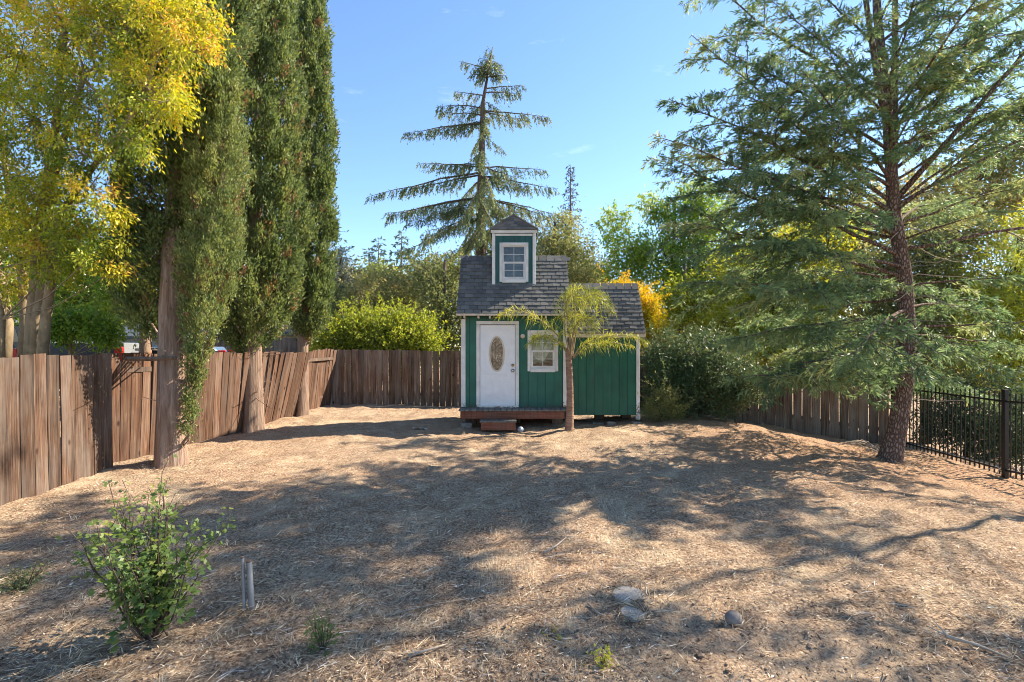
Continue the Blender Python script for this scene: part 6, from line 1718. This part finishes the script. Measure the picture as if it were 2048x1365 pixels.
def agg_mat():
    m, nt, bs, out = mat_new('exposed_aggregate')
    v = coords(nt)
    n1 = noise(nt, v, 9.0, 5, 0.6); n2 = noise(nt, v, 70.0, 4, 0.7)
    c = ramp(nt, n2, [(0.3, (0.15, 0.125, 0.10)), (0.5, (0.33, 0.29, 0.24)), (0.72, (0.55, 0.50, 0.43))])
    c = mix(nt, math_(nt, 'MULTIPLY', n1, 0.5), c, (0.40, 0.34, 0.27))
    L(nt, c, bs.inputs['Base Color']); bs.inputs['Roughness'].default_value = 0.9
    bump(nt, bs, n2, 0.6, 0.008)
    return m
M['aggregate'] = agg_mat()
def disc(name, label, cat, x, y, r, h, dz, mat, tilt=(0, 0, 0)):
    bm = bmesh.new(); n = 48; prof = [(0.0, h), (r * 0.9, h), (r * 0.985, h * 0.8), (r, h * 0.4), (r * 0.97, 0)]
    rings = []
    for rr, zz in prof[1:]:
        rings.append([bm.verts.new((rr * (1 + 0.012 * math.sin(5 * a + 1)) * math.cos(a), rr * (1 + 0.012 * math.sin(3 * a)) * math.sin(a), zz)) for a in [2 * math.pi * i / n for i in range(n)]])
    bm.faces.new(rings[0])
    for a, b in zip(rings[:-1], rings[1:]):
        for i in range(n): bm.faces.new((a[i], b[i], b[(i + 1) % n], a[(i + 1) % n]))
    bmesh.ops.recalc_face_normals(bm, faces=bm.faces)
    me = bpy.data.meshes.new(name); bm.to_mesh(me); bm.free()
    o = add(name, me, mat, None, (x, y, g1(x, y) + dz), tilt)
    return tag(o, label, cat, 'round stepping stones')
disc('stepping_stone', 'round pebble-faced stepping stone lying proud of the ground', 'stepping stone', 0.885, 3.80, 0.128, 0.05, -0.022, M['aggregate'], (0.03, -0.02, 0))
disc('stepping_stone', 'paler stepping stone half buried in front of the round one', 'stepping stone', 0.84, 3.51, 0.088, 0.03, -0.022, M['aggregate'], (0.08, 0.03, 1))

def lump(name, label, cat, c, r, squash, mat, amp=0.12, sub=3, seed=0):
    bm = bmesh.new(); bmesh.ops.create_icosphere(bm, subdivisions=sub, radius=1)
    for v in bm.verts:
        k = 1 + amp * (float(vnoise(v.co.x * 1.5 + seed + 7, v.co.y * 1.5 + v.co.z)) - 0.5) * 2
        v.co = Vector((v.co.x * r * k, v.co.y * r * k, v.co.z * r * squash * k))
    me = bpy.data.meshes.new(name); bm.to_mesh(me); bm.free()
    me.polygons.foreach_set('use_smooth', [True] * len(me.polygons))
    o = add(name, me, mat, None, c)
    return tag(o, label, cat)
M['rock'] = plain_mat('weathered_round_stone', (0.24, 0.20, 0.17), 0.9, var=0.25, scale=12, bstr=0.3)
lump('round_stone', 'smooth round grey-brown stone on the bare soil', 'stone', (1.515, 3.42, g1(1.515, 3.42) + 0.038), 0.056, 0.85, M['rock'], 0.05)
# ball by the step
def ball_mat():
    m, nt, bs, out = mat_new('dirty_white_ball')
    vo = N(nt, 'ShaderNodeTexVoronoi', Scale=14.0); L(nt, coords(nt), vo.inputs['Vector'])
    c = ramp(nt, vo.outputs['Distance'], [(0.28, (0.62, 0.64, 0.68)), (0.36, (0.20, 0.24, 0.32))])
    L(nt, c, bs.inputs['Base Color']); bs.inputs['Roughness'].default_value = 0.5
    return m
bp = at(1041, 857, 11.35)
lump('small_ball', 'small dirty white and blue ball beside the wooden step', 'ball', (bp[0], 11.35, g1(bp[0], 11.35) + 0.06), 0.068, 1.0, ball_mat(), 0.02)
# crumpled pale rag left of the deck
V = []; F = []
rx, ry = at(840, 858, 11.5)[0], 11.5
for i in range(12):
    for j in range(8):
        u, v = i / 11 - 0.5, j / 7 - 0.5
        x, y = rx + u * 0.34 + 0.03 * math.sin(v * 9), ry + v * 0.18 + 0.02 * math.sin(u * 11)
        V.append((x, y, g1(x, y) + 0.012 + 0.03 * float(vnoise(i * 0.9, j * 0.9 + 4))))
for i in range(11):
    for j in range(7): F.append((i * 8 + j, (i + 1) * 8 + j, (i + 1) * 8 + j + 1, i * 8 + j + 1))
tag(put('crumpled_rag', V, F, M['curtain'], None, True), 'crumpled pale rag on the ground left of the deck', 'rag')
# sticks and dead branches
def stick(label, pts, r, fork=None, name='dead_stick'):
    m = MB()
    P = [(p[0], p[1], g1(p[0], p[1]) + 0.012 + (p[2] if len(p) > 2 else 0)) for p in pts]
    m.tube(P, np.linspace(r, r * 0.4, len(P)), 6)
    for f in (fork or []):
        Q = [(p[0], p[1], g1(p[0], p[1]) + 0.012 + (p[2] if len(p) > 2 else 0)) for p in f]
        m.tube(Q, np.linspace(r * 0.6, r * 0.25, len(Q)), 5)
    tag(m.build(name, M['twig'], None, True), label, 'stick', 'dead sticks on the ground')
stick('bleached forked stick lying in the middle of the yard', [(0.29, 4.56, 0), (0.42, 4.72, .02), (0.56, 4.9, .03)], 0.011, [[(0.53, 4.86, .03), (0.60, 4.87, .04), (0.66, 4.95, .04)], [(0.56, 4.9, .03), (0.57, 4.99, .07)]])
stick('thin pale stick on the soil left of the stepping stones', [(0.55, 3.62, 0), (0.60, 3.52, .01), (0.63, 3.45, 0)], 0.009)
stick('broken dry stalk near the lower right corner', [(2.78, 3.2, 0.02), (2.9, 3.12, .01), (3.02, 3.02, 0)], 0.012, [[(2.80, 3.2, .02), (2.74, 3.3, .06)], [(2.79, 3.2, .02), (2.80, 3.32, .09)]])
stick('long thin stalk lying right of the small weed', [(-0.9, 3.5, 0), (-0.55, 3.62, .01), (-0.2, 3.72, 0)], 0.005)
stick('short split stick near the bottom edge left of the sprout', [(-0.62, 2.98, 0), (-0.48, 3.04, .01), (-0.40, 3.10, .0)], 0.010)
# fan of dead branches at the foot of the slanting fence
m = MB()
for k in range(16):
    a = RG.uniform(2.2, 3.6); d = unit(np.array([math.cos(a), -0.3 + RG.normal() * 0.3, RG.uniform(0.1, 0.75)]))
    pa = polyline((8.0, 10.9, g1(8.0, 10.9)), d, RG.uniform(0.6, 1.4), 0.45, 0.05, 6, 0.25)
    m.tube(pa, np.linspace(0.012, 0.003, 6), 4, False)
tag(m.build('dead_branches', M['twig']), 'fan of bleached dead branches at the cedar foot by the board fence', 'branches')
m = MB()
for k in range(18):
    a = RG.uniform(0, 6.28); d = unit(np.array([math.cos(a), math.sin(a), RG.uniform(0.1, 0.8)]))
    pa = polyline((9.4, 9.3, g1(9.4, 9.3) + 0.1), d, RG.uniform(0.5, 1.2), 0.5, 0.05, 6, 0.25)
    m.tube(pa, np.linspace(0.011, 0.003, 6), 4, False)
tag(m.build('dead_branches', M['twig']), 'tangle of dead branches poking through the iron fence', 'branches')
# clods of soil on the bare patch
cl = MB()
ico = bmesh.new(); bmesh.ops.create_icosphere(ico, subdivisions=1, radius=1)
iv = [v.co.copy() for v in ico.verts]; iff = [tuple(v.index for v in f.verts) for f in ico.faces]; ico.free()
for k in range(380):
    x, y = 1.3 + RG.normal() * 1.3, 2.9 + RG.normal() * 0.6
    if y < 2.2: continue
    r = min(0.026, RG.gamma(1.6, 0.0035) + 0.003)
    zz = g1(x, y)
    cl.raw([(x + v.x * r * RG.uniform(0.8, 1.25), y + v.y * r * RG.uniform(0.8, 1.25), zz + v.z * r * 0.8 + r * 0.3) for v in iv], iff)
o = cl.build('soil_clods', M['ground'])
o.data.materials.clear(); o.data.materials.append(plain_mat('dry_soil_clod', (0.27, 0.185, 0.12), 0.95, var=0.2, scale=20))
tag(o, 'clods and crumbs of dry soil on the bare patch', 'soil', kind='stuff')

lv = Leaves()
for (cx_, cy_, r_, k_) in ((0.885, 3.80, 0.13, 260), (0.84, 3.51, 0.09, 220), (1.515, 3.42, 0.055, 90), (-1.86, 3.55, 0.05, 120), (1.30, 11.2, 0.13, 160), (-5.46, 8.0, 0.30, 420), (-5.91, 11.42, 0.26, 300), (7.25, 9.45, 0.30, 420)):
    a_ = RG.uniform(0, 6.283, k_); rr_ = r_ * RG.uniform(0.82, 1.5, k_)
    x_, y_ = cx_ + rr_ * np.cos(a_), cy_ + rr_ * np.sin(a_)
    P_ = np.stack([x_, y_, gh(x_, y_) + RG.uniform(0.0, 0.03, k_)], 1)
    A_ = np.stack([-np.sin(a_) + RG.normal(size=k_) * 0.6, np.cos(a_) + RG.normal(size=k_) * 0.6, RG.normal(0.12, 0.25, k_)], 1)
    lv.blades(P_, A_, RG.uniform(0.03, 0.12, k_), RG.uniform(0.003, 0.008, k_), RG.normal(0.45, 0.25, k_), fold=0.1)
tag(lv.build('drifted_straw', M['straw']), 'straw and leaf scraps drifted against stones, pipes and trunks', 'straw', kind='stuff')
